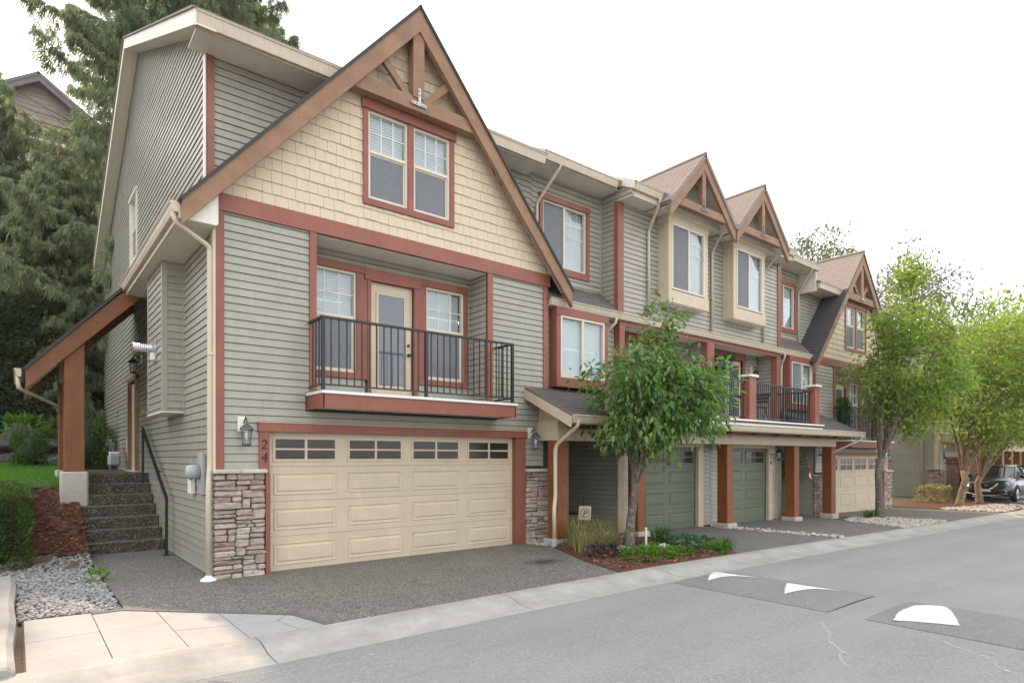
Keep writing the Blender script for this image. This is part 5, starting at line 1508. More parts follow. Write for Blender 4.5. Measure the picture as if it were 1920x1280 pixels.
def chips(name, label, poly, n, size, hf, mat='chip'):
    P = sample(poly, math.sqrt(1.0/n)); k = len(P)
    pos = np.stack([P[:,0], P[:,1], np.array([hf(x,y) for x,y in P])+RNG.uniform(.0,.025,k)], 1)
    d = np.stack([np.cos(a := RNG.uniform(0,6.28,k)), np.sin(a), RNG.uniform(-.4,.4,k)], 1)
    T = [(-.5,-.14,0),(.5,-.18,0),(.45,.15,.03),(-.4,.16,.02)]
    V, F = scatter(T, [(0,1,2,3)], pos, frames_from(d, rolls(k,.6)), RNG.uniform(.5,1.3,k)*size)
    tag(put_np(name, V, F, M[mat], kind='stuff'), label, 'mulch')
chips('bark_chips', 'reddish bark chips on the slope left of the steps', MS, 700, .06, lambda x, y: hill(-2,y)+.04)
chips('bark_chips', 'reddish bark chips in the planting bed by the kerb', [(4.9,-3.3),(8.1,-3.3),(8.25,-2.2),(8.5,-1.25),(6.3,-.4),(5.9,-.8),(5.25,-2.2)], 420, .055, lambda x, y: gz(x)+.02)
LW = [(-9,5.6),(-1.28,5.9),(-1.28,12.6),(-9,12.6)]
sl_ = slope_sheet('lawn', LW, M['lawn'], .3, .05)
def blades(name, label, poly, sp, h, w, mat, hf, cat='grass'):
    P = sample(poly, sp); k = len(P)
    pos = np.stack([P[:,0], P[:,1], np.array([hf(x,y) for x,y in P])], 1)
    d = np.stack([RNG.normal(0,.35,k), RNG.normal(0,.35,k), np.ones(k)], 1)
    s = RNG.uniform(.6,1.3,k)
    V, F = scatter(*BLADE, pos, frames_from(d, rolls(k)), np.stack([s*h, s*w, s*h], 1))
    return tag(put_np(name, V, F, M[mat], kind='stuff'), label, cat, kind='stuff')
blades('lawn_grass', 'short bright green grass of the lawn behind the porch posts', [(-5,5.6),(-1.28,5.9),(-1.28,12.6),(-5,12.6)], .042, .08, .012, 'grass', lambda x, y: hill(-2,y)+.05)

# retaining wall of dark boulders
def rock(mb_dims, seed, parent, mat='boulder', name='boulder'):
    x0,x1,y0,y1,z0,z1 = mb_dims
    r = random.Random(seed)
    T = np.array(OCT[0]); 
    V = []
    for p in T:
        q = np.sign(p)*np.abs(p)**.45
        V.append((x0+(x1-x0)*(q[0]*.5+.5)+r.uniform(-.05,.05), y0+(y1-y0)*(q[1]*.5+.5)+r.uniform(-.05,.05), z0+(z1-z0)*(q[2]*.5+.5)+r.uniform(-.03,.03)))
    return put(name, MB().add(V, OCT[1]), M[mat], parent)
rw = thing('retaining_wall', 'low wall of dark boulders at the back of the lawn', 'wall', (-4,12.7,1.5))
for row in range(2):
    x = -9.5
    k = 0
    while x < -.6:
        w = random.uniform(.9, 1.5)
        rock((x, x+w*.99, 12.3+row*.12, 13.2, 1.42+row*.42, 1.86+row*.42), int(x*100)+row, rw)
        x += w
tag(rock((-1.70,-1.50,4.05,4.18,.50,.59), 5, None, 'pebble', 'field_stone'), 'small pale stone lying on the bark mulch slope', 'stone')
tag(rock((-1.62,-1.36,2.75,2.88,.06,.13), 6, None, 'pebble', 'field_stone'), 'flat grey stone at the foot of the mulch slope', 'stone')
tag(rock((-2.0,-1.85,2.78,2.9,.06,.14), 8, None, 'pebble', 'field_stone'), 'bluish stone between pebbles and mulch by the hedge', 'stone')

# ------------------------------------------------------------------ foliage builders
def ico_shell(n): 
    i = np.arange(n)+.5; ph = np.arccos(1-2*i/n); th = math.pi*(1+5**.5)*i
    return np.stack([np.cos(th)*np.sin(ph), np.sin(th)*np.sin(ph), np.cos(ph)], 1)
def tree(name, label, base, fork, r0, crown_c, rad, nclu, nleaf, size, leafmat, bark, rc=.34, droop=.6, lean=(0,0), tmpl=LEAF2, nlimb=7, group=None, shape=1.0, top=None, seed=1, wild=.18):
    rng = np.random.default_rng(seed)
    b = Vector(base)
    t = thing(name, label, 'tree', base, group)
    c = np.array(crown_c); rad = np.array(rad)
    fk = b + Vector((lean[0], lean[1], fork))
    mb = MB()
    tp = [b+Vector((0,0,-.1)), b+(fk-b)*.12, b+(fk-b)*.4+Vector((rng.normal(0,.03),rng.normal(0,.03),0)), b+(fk-b)*.75+Vector((rng.normal(0,.04),rng.normal(0,.04),0)), fk]
    mb.tube(tp, [r0*1.45, r0*1.1, r0*.95, r0*.88, r0*.85], 10)
    put('trunk', mb, M[bark], t, smooth=True)
    limbs = []
    br = MB()
    for k in range(nlimb):
        a = 2*math.pi*k/nlimb + rng.uniform(-.4,.4)
        el = rng.uniform(-.25,.75) if k else .95
        dirv = np.array([math.cos(a)*math.cos(el), math.sin(a)*math.cos(el), math.sin(el)])
        e = c + dirv*rad*rng.uniform(.65,.9)
        s = np.array(fk) - np.array([0,0,rng.uniform(0,.25)])*min(1,fork)
        m1 = s + (e-s)*.33 + np.array([0,0,.10])*np.linalg.norm(e-s)
        m2 = s + (e-s)*.66 + np.array([0,0,.10])*np.linalg.norm(e-s)+rng.normal(0,.06,3)
        P = [s, m1, m2, e]
        br.tube([tuple(p) for p in P], [r0*.5, r0*.34, r0*.2, r0*.07], 6)
        for u in np.linspace(.25,1,7):
            i = min(int(u*3), 2); f = u*3-i
            limbs.append(P[i]*(1-f)+P[i+1]*f)
    limbs = np.array(limbs)
    # clusters through the crown, denser to the outside, lumpy outline
    d = rng.normal(size=(nclu,3)); d /= np.linalg.norm(d, axis=1, keepdims=True)
    lump = 1 + wild*(np.sin(d[:,0]*5+seed)+np.sin(d[:,1]*6.3+seed*2)+np.sin(d[:,2]*5.5+seed*3))/1.6
    rr = rng.uniform(.22,1,nclu)**.55
    C = c + d*rad*(rr*lump)[:,None]
    C[:,2] = np.maximum(C[:,2], b.z+fork+.35+.25*np.sin(C[:,0]*5))
    if top is not None:
        k = max(4, nclu//14); tt = np.array(top)
        u = rng.uniform(0,1,(k,1)); C[:k] = (c+np.array([0,0,rad[2]*.7]))*(1-u)+tt*u+rng.normal(0,.12,(k,3))
    for q in C:
        j = np.argmin(((limbs-q)**2).sum(1)); p = limbs[j]
        mid = (p+q)/2+np.array([0,0,.06])
        br.tube([tuple(p), tuple(mid), tuple(q)], [r0*.10+.004, r0*.06+.003, .003], 3, caps=False)
    put('branches', br, M[bark], t, kind='stuff')
    n = nclu*nleaf
    idx = np.repeat(np.arange(nclu), nleaf)
    off = np.clip(rng.normal(size=(n,3)), -1.7, 1.7)*rc*np.array([1,1,.72])
    pos = C[idx]+off
    out = pos-c; out /= np.linalg.norm(out, axis=1, keepdims=True)+1e-6
    dv = out*.7 + rng.normal(size=(n,3))*.6 + np.array([0,0,-droop])
    V, F = scatter(*tmpl, pos, frames_from(dv, rng.uniform(-.9,.9,n)), rng.uniform(.45,1.25,n)[:,None]*size*np.stack([np.ones(n), rng.uniform(.7,1.2,n), rng.uniform(.4,2.2,n)], 1))
    put_np('crown', V, F, M[leafmat], t)
    return t
def bush(name, label, box, n, size, mat, cat='shrub', hang=.0, core=None, tmpl=LEAF2, sub=None, group=None, up=.5, surf=.75, lump=.12, seed=2):
    """rounded shrub or clipped hedge filling a box"""
    rng = np.random.default_rng(seed)
    x0,x1,y0,y1,z0,z1 = box
    c = np.array([(x0+x1)/2,(y0+y1)/2,(z0+z1)/2]); h = np.array([(x1-x0)/2,(y1-y0)/2,(z1-z0)/2])
    t = thing(name, label, cat, (c[0],c[1],z0), group)
    d = rng.normal(size=(n,3)); d /= np.linalg.norm(d, axis=1, keepdims=True)
    e = sub or .55
    q = np.sign(d)*np.abs(d)**e; q /= np.maximum(1e-6, np.abs(q).max(1, keepdims=True))**(.85 if e < .5 else .45)
    lm = 1+lump*(np.sin(d[:,0]*7+seed)+np.sin(d[:,1]*6+1.3*seed)+np.sin(d[:,2]*8+seed))/2
    pos = c+q*h*(rng.uniform(surf,1.02,n)*lm)[:,None]
    pos[:,2] = np.maximum(pos[:,2], z0+.01)
    dv = q+rng.normal(size=(n,3))*.5+np.array([0,0,up-hang])
    V, F = scatter(*tmpl, pos, frames_from(dv, rng.uniform(-1.2,1.2,n)), rng.uniform(.6,1.3,n)*size)
    put_np('foliage', V, F, M[mat], t)
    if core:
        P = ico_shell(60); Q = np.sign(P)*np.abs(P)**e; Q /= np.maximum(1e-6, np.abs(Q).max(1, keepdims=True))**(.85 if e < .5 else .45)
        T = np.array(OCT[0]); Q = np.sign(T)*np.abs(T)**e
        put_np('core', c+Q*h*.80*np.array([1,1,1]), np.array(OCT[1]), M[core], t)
    return t

# near cherry tree and the row beyond it
RV = np.array([.7779,-.6284,0])
def cc(base, lat, z): return (base[0]+RV[0]*lat, base[1]+RV[1]*lat, z)
b1 = (6.75,-1.9,0)
tree('cherry_tree', 'young cherry tree with drooping leaves in the mulch bed', b1, 1.45, .085, cc(b1,.60,2.88), (1.22,1.1,.95), 135, 56, .145, 'leaf_cherry', 'bark', .19, .75, (.12,-.05), LEAF8, 9, 'roadside trees', top=cc(b1,.62,4.5), seed=4, wild=.34)
b2 = (19.3,-1.6,gz(19.3))
tree('roadside_tree', 'roadside tree with forked trunk in front of the far gable', b2, 1.9, .12, cc(b2,1.0,4.7), (1.6,1.6,2.4), 190, 72, .155, 'leaf_lime', 'bark', .25, .5, (.05,0), LEAF2, 10, 'roadside trees', top=cc(b2,1.0,8.0), seed=9)
b3 = (28.4,-1.3,-.35)
tree('roadside_tree', 'roadside tree with pale trunk beside the far driveway gravel', b3, 1.5, .15, cc(b3,1.2,5.0), (2.7,2.5,2.9), 210, 76, .19, 'leaf_lime', 'bark_tan', .34, .4, (.2,-.1), LEAF2, 10, 'roadside trees', seed=14)
b4 = (31.6,-1.2,-.35)
tree('roadside_tree', 'roadside tree with twin trunk in front of the parked car', b4, 1.2, .14, cc(b4,2.0,5.2), (2.8,2.6,3.0), 200, 74, .20, 'leaf_lime', 'bark_tan', .36, .4, (.1,0), LEAF2, 9, 'roadside trees', seed=21)
# lower green clumps of the second tree
# trees behind the roofs
for lab, base, fk, r0, cz, rad, ncl, nl, sz, lm, sd_ in (
    ('pale slender tree rising behind the roof beside the far gable', (59,18.2,4), 9, .3, 19.6, (2.7,2.6,4.6), 110, 34, .36, 'leaf_far', 31),
    ('grey green tree spreading above the second roadside tree', (77.8,15.9,3), 9, .35, 20.0, (5.4,4,5.0), 130, 34, .46, 'leaf_grey', 32),
    ('rounded green tree just behind the far building roof', (64,8.4,0), 4, .3, 10.5, (5.0,4.5,4.5), 170, 36, .40, 'leaf_mid', 33),
    ('broad pale green tree at the far right edge behind the car', (60,1.5,-.3), 2.5, .3, 8.0, (5.0,4.5,5.4), 220, 36, .36, 'leaf_lime', 34),
    ('tall leafy tree right of the bare tree', (74,5.6,0), 4, .3, 11.5, (6,5,5.5), 180, 36, .45, 'leaf_far', 35),
    ('low dark tree closing the view beyond the parked car', (50,-3.0,-.3), 1.2, .2, 3.4, (3.6,3.2,3.0), 150, 36, .28, 'leaf_mid', 36)):
    tree('background_tree', lab, base, fk, r0, (base[0],base[1],cz), rad, ncl, nl, sz, lm, 'bark', rad[0]*.17, .2, (0,0), LEAF2, 8, 'trees behind the row', seed=sd_, wild=.3)
# bare tree
bt = thing('bare_tree', 'thin leafless tree rising above the far roadside trees', 'tree', (88,13.8,0))
put('trunk', MB().tube([(88,13.8,0),(88.1,13.8,12),(88,13.8,23.5)], [.2,.12,.02], 6), M['bark'], bt)
br = MB()
for k in range(16):
    z = 13+k*.6; a = k*2.4; L = (24-z)*.5+.5
    br.tube([(88,13.8,z),(88+L*.6*math.cos(a),13.8+L*.6*math.sin(a),z+L*.35),(88+L*math.cos(a),13.8+L*math.sin(a),z+L*.75)], [.07,.045,.02], 4)
put('branches', br, M['bark'], bt, kind='stuff')

# ------------------------------------------------------------------ big cedar behind the house
def conifer(name, label, base, H, R0, nbr, mat, seed, dens=1.0, spray=.62, zlow=1.2, bark='bark_red', power=.85, sag=.35, group=None, clip=None):
    rng = np.random.default_rng(seed)
    t = thing(name, label, 'tree', base, group)
    b = np.array(base, float)
    put('trunk', MB().tube([tuple(b+[0,0,-.3]), tuple(b+[0,0,H*.5]), tuple(b+[0,0,H])], [.045*H*.5+.05, .026*H*.5+.03, .03], 10), M[bark], t, smooth=True)
    br = MB(); pos = []; dirs = []; sc = []
    for k in range(nbr):
        f = (k+rng.uniform(0,1))/nbr
        z = zlow+(H-zlow)*f**1.0
        Rz = R0*(1-((z-zlow)/(H-zlow)))**power*rng.uniform(.72,1.12)+.25
        a = k*2.39996+rng.uniform(-.3,.3)
        d = np.array([math.cos(a), math.sin(a), 0])
        P = []
        for u in np.linspace(0,1,7):
            P.append(b+[0,0,z]+d*Rz*u+np.array([0,0,-sag*Rz*math.sin(u*2.2)*.55+.10*Rz*max(0,u-.7)])+rng.normal(0,.04,3)*u)
        br.tube([tuple(p) for p in P], [.012*Rz+.02,.010*Rz+.015,.03,.025,.018,.012,.006], 5, caps=False)
        P = np.array(P)
        side = np.array([-d[1], d[0], 0])
        m = int(max(8, Rz*17*dens))
        for i in range(m):
            u = rng.uniform(.12,1)**.8; j = min(int(u*6),5); w = u*6-j
            q = P[j]*(1-w)+P[j+1]*w
            spread = (1.02-u)*Rz*.34+.16
            lt = rng.normal(0,.6)*spread
            q = q+side*lt+d*abs(lt)*.25+np.array([0,0,-abs(lt)*.32+rng.normal(0,.05)])
            pos.append(q); dirs.append(d*rng.uniform(.0,.45)+side*np.sign(lt)*rng.uniform(0,.35)+np.array([0,0,-rng.uniform(.6,1.4)])); sc.append(rng.uniform(.5,1.3)*spray*np.array([1.4,.85,1.0]))
    put('branches', br, M[bark], t, kind='stuff')
    pos, dirs, sc = np.array(pos), np.array(dirs), np.array(sc)
    zz = 13.2+(pos[:,1]-18.6)*.73      # a gap in the foliage that lets the low sun through to the paving
    keep = ~((pos[:,0] > -2.3) & (pos[:,0] < -.55) & (pos[:,2] > zz+.3) & (pos[:,2] < zz+3.4))
    pos, dirs, sc = pos[keep], dirs[keep], sc[keep]
    V, F = scatter(*FAN, pos, frames_from(dirs, rng.uniform(-1.2,1.2,len(pos))), sc)
    put_np('crown', V, F, M[mat], t)
    return t
conifer('cedar_tree', 'tall drooping cedar towering behind the near townhouse', (3.2,18.6,3.0), 35, 8.4, 300, 'cedar', 3, 4.2, .29, power=.9, sag=.55)
conifer('cedar_tree', 'middle sized green cedar sweeping low just left of the house', (-1.1,16.6,2.7), 9.6, 3.7, 130, 'cedar', 5, 5.2, .26, .3, sag=.5)
conifer('cedar_tree', 'pale green cedar at the far left in front of the hill building', (-3.0,21.5,4.4), 12.5, 3.6, 130, 'cedar', 6, 4.4, .29, .3, sag=.5)
bush('evergreen_hedge', 'dark dense evergreen bank behind the boulder wall', (-12,-1.6,13.9,15.9,2.3,6.6), 26000, .17, 'leaf_dark', 'hedge', .2, 'leaf_dark', seed=8)
def box_hedge(label, x0, x1, y0, y1, z0, z1, n, size, mat, seed):
    rng = np.random.default_rng(seed)
    t = thing('clipped_hedge', label, 'hedge', ((x0+x1)/2,(y0+y1)/2,z0))
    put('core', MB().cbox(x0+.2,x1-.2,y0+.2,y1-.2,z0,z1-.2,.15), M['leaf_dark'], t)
    A = np.array([(x1-x0)*(y1-y0), (x1-x0)*(z1-z0)*2, (y1-y0)*(z1-z0)*2]); f = rng.choice(3, n, p=A/A.sum())
    q = rng.uniform(0,1,(n,3)); nrm = np.zeros((n,3))
    q[f==0,2] = 1; nrm[f==0,2] = 1
    k = f==1; q[k,1] = rng.integers(0,2,k.sum()); nrm[k,1] = q[k,1]*2-1
    k = f==2; q[k,0] = rng.integers(0,2,k.sum()); nrm[k,0] = q[k,0]*2-1
    pos = np.array([x0,y0,z0])+q*np.array([x1-x0,y1-y0,z1-z0])
    pos += nrm*(.035*np.sin(pos[:,:1]*7+pos[:,1:2]*9)+.03*np.sin(pos[:,2:]*11+pos[:,1:2]*5)-np.abs(rng.normal(0,.05,(n,1))))
    # rounded edges
    for ax, lo, hi in ((0,x0,x1),(1,y0,y1)):
        e = np.minimum(pos[:,ax]-lo, hi-pos[:,ax]); m = (e < .14)
        pos[m,2] -= np.maximum(0, pos[m,2]-(z1-.14))*((.14-e[m])/.14)*.8
    dv = nrm+rng.normal(size=(n,3))*.6+np.array([0,0,.3])
    V, F = scatter(*LEAF2, pos, frames_from(dv, rng.uniform(-1.2,1.2,n)), rng.uniform(.6,1.3,n)*size)
    put_np('foliage', V, F, M[mat], t)
box_hedge('clipped box hedge with sunlit top at the left edge', -3.8,-2.07,2.35,6.2,.05,1.24,42000,.05,'leaf_hedge',6)
bush('round_shrub', 'dark clipped shrub behind the side steps landing', (-1.25,-.15,10.4,12.2,1.4,2.75), 4200, .07, 'leaf_hedge', 'shrub', 0, 'leaf_dark', seed=12)
bush('round_shrub', 'small dark shrub left of the rear porch post', (-2.3,-1.6,10.3,11.5,1.4,2.35), 2600, .07, 'leaf_hedge', 'shrub', 0, 'leaf_dark', seed=13)
bush('low_plant', 'leafy perennial growing above the boulder wall', (-2.4,-1.7,13.2,13.9,2.3,2.75), 160, .34, 'ivory_green', 'plant', -.3, None, BLADE if False else LEAF2, seed=15)

# ------------------------------------------------------------------ bed plants
def grass_tuft(name, label, x, y, n, h, spread, mat, z=None, w=.012, droop=.4, group=None, cat='plant'):
    t = thing(name, label, cat, (x,y,gz(x) if z is None else z), group)
    a = RNG.uniform(0,6.28,n); r = np.abs(RNG.normal(0,.5,n))
    pos = np.stack([x+np.cos(a)*r*spread*.5, y+np.sin(a)*r*spread*.5, np.full(n,(gz(x) if z is None else z)+.01)], 1)
    V = []; F = []
    L = RNG.uniform(.55,1.15,n)*h
    lean = RNG.uniform(.15,1.0,n)*spread/h*.6
    seg = 4
    for i in range(n):
        d = np.array([math.cos(a[i]+.4), math.sin(a[i]+.4), 0]); s = np.array([-d[1], d[0], 0])*w
        b = len(V)
        for k in range(seg+1):
            u = k/seg
            p = pos[i]+d*L[i]*lean[i]*u*u*1.2+np.array([0,0,L[i]*(u-droop*lean[i]*u*u*.8)])
            V += [p+s*(1-u*.92), p-s*(1-u*.92)]
        for k in range(seg): F.append((b+2*k, b+2*k+1, b+2*k+3, b+2*k+2))
    put_np('foliage', V, F, M[mat], t)
    return t
GG = 'ornamental grasses in the mulch bed'
grass_tuft('ornamental_grass', 'tall pale variegated grass clump beside the downpipe', 6.35,-1.0, 300, .60, .6, 'straw', group=GG)
grass_tuft('ornamental_grass', 'straw coloured grass clump at the left of the bed', 5.95,-1.55, 280, .40, .55, 'straw', group=GG)
grass_tuft('ornamental_grass', 'pale arching grass clump behind the others near the entry', 7.15,-.85, 260, .52, .65, 'straw', group=GG)
grass_tuft('ornamental_grass', 'greyish grass clump left of the tree trunk', 6.55,-1.5, 240, .40, .55, 'straw', group=GG)
grass_tuft('sedge_clump', 'dark green sedge clump right of the tree trunk', 7.9,-1.75, 260, .42, .4, 'leaf_mid', w=.008)
bush('ground_cover_plant', 'bright green creeping plant in front of the tree at the kerb', (5.75,6.75,-3.1,-2.45,0,.17), 900, .07, 'ivory_green', 'plant', seed=41)
bush('ground_cover_plant', 'small bright green plant between tree and kerb', (6.75,7.15,-3.05,-2.75,0,.13), 300, .06, 'ivory_green', 'plant', seed=42)
bush('ground_cover_plant', 'blue green mounded plant at the right of the bed', (7.55,8.25,-2.75,-2.05,-.02,.20), 1100, .06, 'blue_green', 'plant', seed=43)
bush('ground_cover_plant', 'lime green plant at the kerb corner of the bed', (7.6,8.0,-3.25,-2.9,-.02,.15), 420, .06, 'ivory_green', 'plant', seed=44)
bush('ground_cover_plant', 'dark purple leaved plant at the front of the bed', (5.55,5.95,-2.35,-1.95,0,.17), 260, .09, 'purple', 'plant', seed=45)
bush('ground_cover_plant', 'tiny green sprig among bark chips in the bed', (7.05,7.3,-2.2,-2.0,0,.10), 120, .05, 'ivory_green', 'plant', seed=48)
grass_tuft('thyme_tuft', 'airy olive tuft at the far right corner of the bed', 8.25,-2.95, 260, .30, .45, 'leaf_hedge', w=.006)
grass_tuft('weed_tuft', 'green tuft at the foot of the second roadside tree', 18.9,-1.45, 120, .32, .4, 'leaf_mid', w=.01)
bush('weed_plant', 'small green weed at the edge of the pebble bed', (-1.42,-1.2,.72,1.0,0,.12), 60, .09, 'ivory_green', 'plant', seed=47)
tag(rock((7.0,7.28,-2.5,-2.32,.02,.12), 51, None, 'pebble_pale', 'field_stone'), 'smooth pale stone in the bed right of the tree', 'stone')
tag(rock((6.35,6.62,-2.1,-1.9,.0,.10), 52, None, 'pebble_pale', 'field_stone'), 'flat pale stone at the foot of the cherry tree', 'stone')
tag(put('marker_stake', MB().cbox(6.98,7.01,-2.12,-2.09,.0,.42,.004), M['white']), 'thin white stake standing in the bed', 'stake')
bush('low_shrub', 'straw tipped low shrub against the far green side wall', (30.6,33.4,.3,1.1,-.4,.35), 1500, .12, 'straw', 'shrub', seed=49)

# ------------------------------------------------------------------ entry clutter
sg_ = thing('letter_sign', 'small tilted cream sign with letter P by the entry', 'sign', (7.2,-.25,0))
SF = Frame((7.2,-.30,.40), (.72,-.69,0), (-.69,-.72,0), None, (.1,.05,.99))
put('sign_board', SF.cbox(MB(), -.13, .13, 0, .30, -.012, .012, .004), M['cream'], sg_)
number(sg_, 'P', SF, 0, .08, .13, 'iron', .014, 'sign_letter')
put('sign_ring', MB().add(*(lambda: ([SF.P(r*math.cos(a), .15+r*math.sin(a), .0135) for a in np.linspace(0,2*math.pi,24,endpoint=False) for r in (.085,.097)], [(2*i,2*i+1,(2*i+3)%48,(2*i+2)%48) for i in range(24)]))()), M['iron'], sg_)
put('sign_stake', MB().box(7.19,7.21,-.27,-.25,0,.4), M['iron'], sg_)
wb_ = thing('iron_bench', 'black iron bench with curled back in the dark entry', 'bench', (7.4,.6,0))
for y in (.45,.95):
    put('bench_side', MB().tube([(6.95,y,0),(6.95,y,.45),(6.9,y,.85)], .018, 6), M['iron'], wb_)
    put('bench_side', MB().tube([(7.9,y,0),(7.9,y,.45),(7.95,y,.85)], .018, 6), M['iron'], wb_)
put('bench_seat', MB().cbox(6.93,7.92,.45,.95,.42,.45,.008), M['iron'], wb_)
put('bench_back', MB().tube([(7.42+.42*math.cos(a),.95,.55+.42*math.sin(a)) for a in np.linspace(0,math.pi,14)], .018, 6), M['iron'], wb_)
put('bench_back', MB().tube([(7.42+.25*math.cos(a),.95,.55+.25*math.sin(a)) for a in np.linspace(0,math.pi,12)], .012, 6), M['iron'], wb_)
# flag and hanging fern by the far entry
fl = thing('flag', 'small red and white maple leaf flag hanging in the far entry', 'flag', (17.7,-.1,1.2))
M['flag_red'] = paint('flag red', (.55,.02,.025), .7, .05, .05); M['flag_white'] = paint('flag white', (.8,.8,.78), .7, .04, .05)
put('flag_pole', MB().tube([(18.0,.0,1.35),(17.55,-.12,1.75)], .01, 6), M['white'], fl)
def cloth(u0, u1, mat, nm):
    mb = MB(); n = 7
    o = Vector((17.58,-.11,1.72)); U = Vector((.40,.10,-.34)); Vd = Vector((.06,-.02,-.46))
    for i in range(n):
        u = u0+(u1-u0)*i/(n-1)
        for j in range(5):
            v = j/4; p = o+U*u+Vd*v+Vector((0,-.03*math.sin(u*7+v*2),0)); mb.v.append(tuple(p))
    for i in range(n-1):
        for j in range(4): mb.f.append((i*5+j,(i+1)*5+j,(i+1)*5+j+1,i*5+j+1))
    put(nm, mb, M[mat], fl, smooth=True)
cloth(0,.26,'flag_red','red_bar'); cloth(.26,.74,'flag_white','white_field'); cloth(.74,1,'flag_red','red_bar')
lf = [(0,.5),(.07,.33),(.2,.38),(.16,.2),(.32,.22),(.27,.08),(.38,.0),(.2,-.14),(.22,-.22),(.02,-.2),(.02,-.4)]
lf = lf+[(-x,y) for x,y in lf[::-1] if x > 0]
o_ = Vector((17.58,-.11,1.72))+Vector((.40,.10,-.34))*.5+Vector((.06,-.02,-.46))*.5+Vector((-.002,-.04,0))
put('maple_leaf', MB().add([tuple(o_+Vector((.36,.09,-.30))*(x*.5)+Vector((-.06,.02,.46))*(y*.62)) for x,y in lf], [tuple(range(len(lf)))]), M['flag_red'], fl)
def hanging_fern(label, x, y, z, n=150, L=.5):
    t = thing('hanging_fern', label, 'plant', (x,y,z))
    put('basket', MB().lathe((x,y,z), [(.05,-.16),(.12,-.08),(.15,0)], 10), M['barge'], t)
    put('hanger', MB().tube([(x,y,z),(x,y,z+.55)], .006, 4), M['iron'], t)
    a = RNG.uniform(0,6.28,n)
    d = np.stack([np.cos(a)*RNG.uniform(.1,.7,n), np.sin(a)*RNG.uniform(.1,.7,n), RNG.uniform(-1.2,.3,n)], 1)
    V, F = scatter(*BLADE, np.tile([[x,y,z]], (n,1))+RNG.normal(0,.06,(n,3)), frames_from(d, rolls(n)), np.stack([RNG.uniform(.6,1.3,n)*L, np.full(n,.035), np.full(n,.2)], 1))
    put_np('foliage', V, F, M['leaf_mid'], t)
hanging_fern('hanging fern basket in the far covered entry', 17.0,.15,1.55, 170, .7)

# balcony furniture
bt_ = thing('bistro_table', 'round black bistro table on the middle balcony', 'table', (13.2,-.55,2.675))
put('table_top', MB().lathe((13.2,-.55,3.37), [(.30,0),(.31,.012),(.30,.025)], 20), M['iron'], bt_)
for a in (.6, .6+math.pi/2, .6+math.pi, .6+1.5*math.pi):
    put('leg', MB().tube([(13.2+.26*math.cos(a),-.55+.26*math.sin(a),2.68),(13.2-.2*math.cos(a),-.55-.2*math.sin(a),3.37)], .011, 5), M['iron'], bt_)
pv = thing('potted_plant', 'small potted plant on the black bistro table', 'plant', (13.2,-.55,3.395))
put('pot', MB().lathe((13.2,-.55,3.396), [(.055,0),(.08,.12)], 12), M['grey_box'], pv)
grass_ = RNG.normal(0,.05,(60,3)); grass_[:,2] = np.abs(grass_[:,2])
dv_ = RNG.normal(0,.4,(60,3)); dv_[:,2] = 1
V, F = scatter(*BLADE, grass_+np.array([[13.2,-.55,3.5]]), frames_from(dv_, rolls(60)), np.stack([RNG.uniform(.12,.32,60), np.full(60,.03), np.full(60,.1)], 1))
put_np('foliage', V, F, M['ivory_green'], pv)
ch = thing('folding_chair', 'black slatted folding chair beside the bistro table', 'chair', (13.95,-.5,2.675))
for y in (-.7,-.3):
    put('leg', MB().tube([(13.72,y,2.68),(14.15,y,3.52)], .012, 5), M['iron'], ch)
    put('leg', MB().tube([(14.2,y,2.68),(13.75,y,3.12)], .012, 5), M['iron'], ch)
for i in range(5): put('seat_slat', MB().box(13.74+i*.08,13.80+i*.08,-.71,-.29,3.11,3.125), M['iron'], ch)
for i in range(3): put('back_slat', MB().add(*(lambda z,x: (MB().box(x-.01,x+.01,-.71,-.29,z,z+.075).v, MB().box(x-.01,x+.01,-.71,-.29,z,z+.075).f))(3.24+i*.1, 14.02+i*.05)), M['iron'], ch)
bush('hanging_topiary', 'dark green foliage ball hanging at the middle balcony post', (12.52,12.95,-.35,.05,4.08,4.46), 420, .09, 'leaf_dark', 'plant', .4, seed=61)
bush('balcony_shrub', 'upright potted evergreen on the far balcony', (19.9,20.35,-.35,.05,2.32,3.75), 900, .10, 'leaf_mid', 'plant', -.5, 'leaf_dark', seed=62)

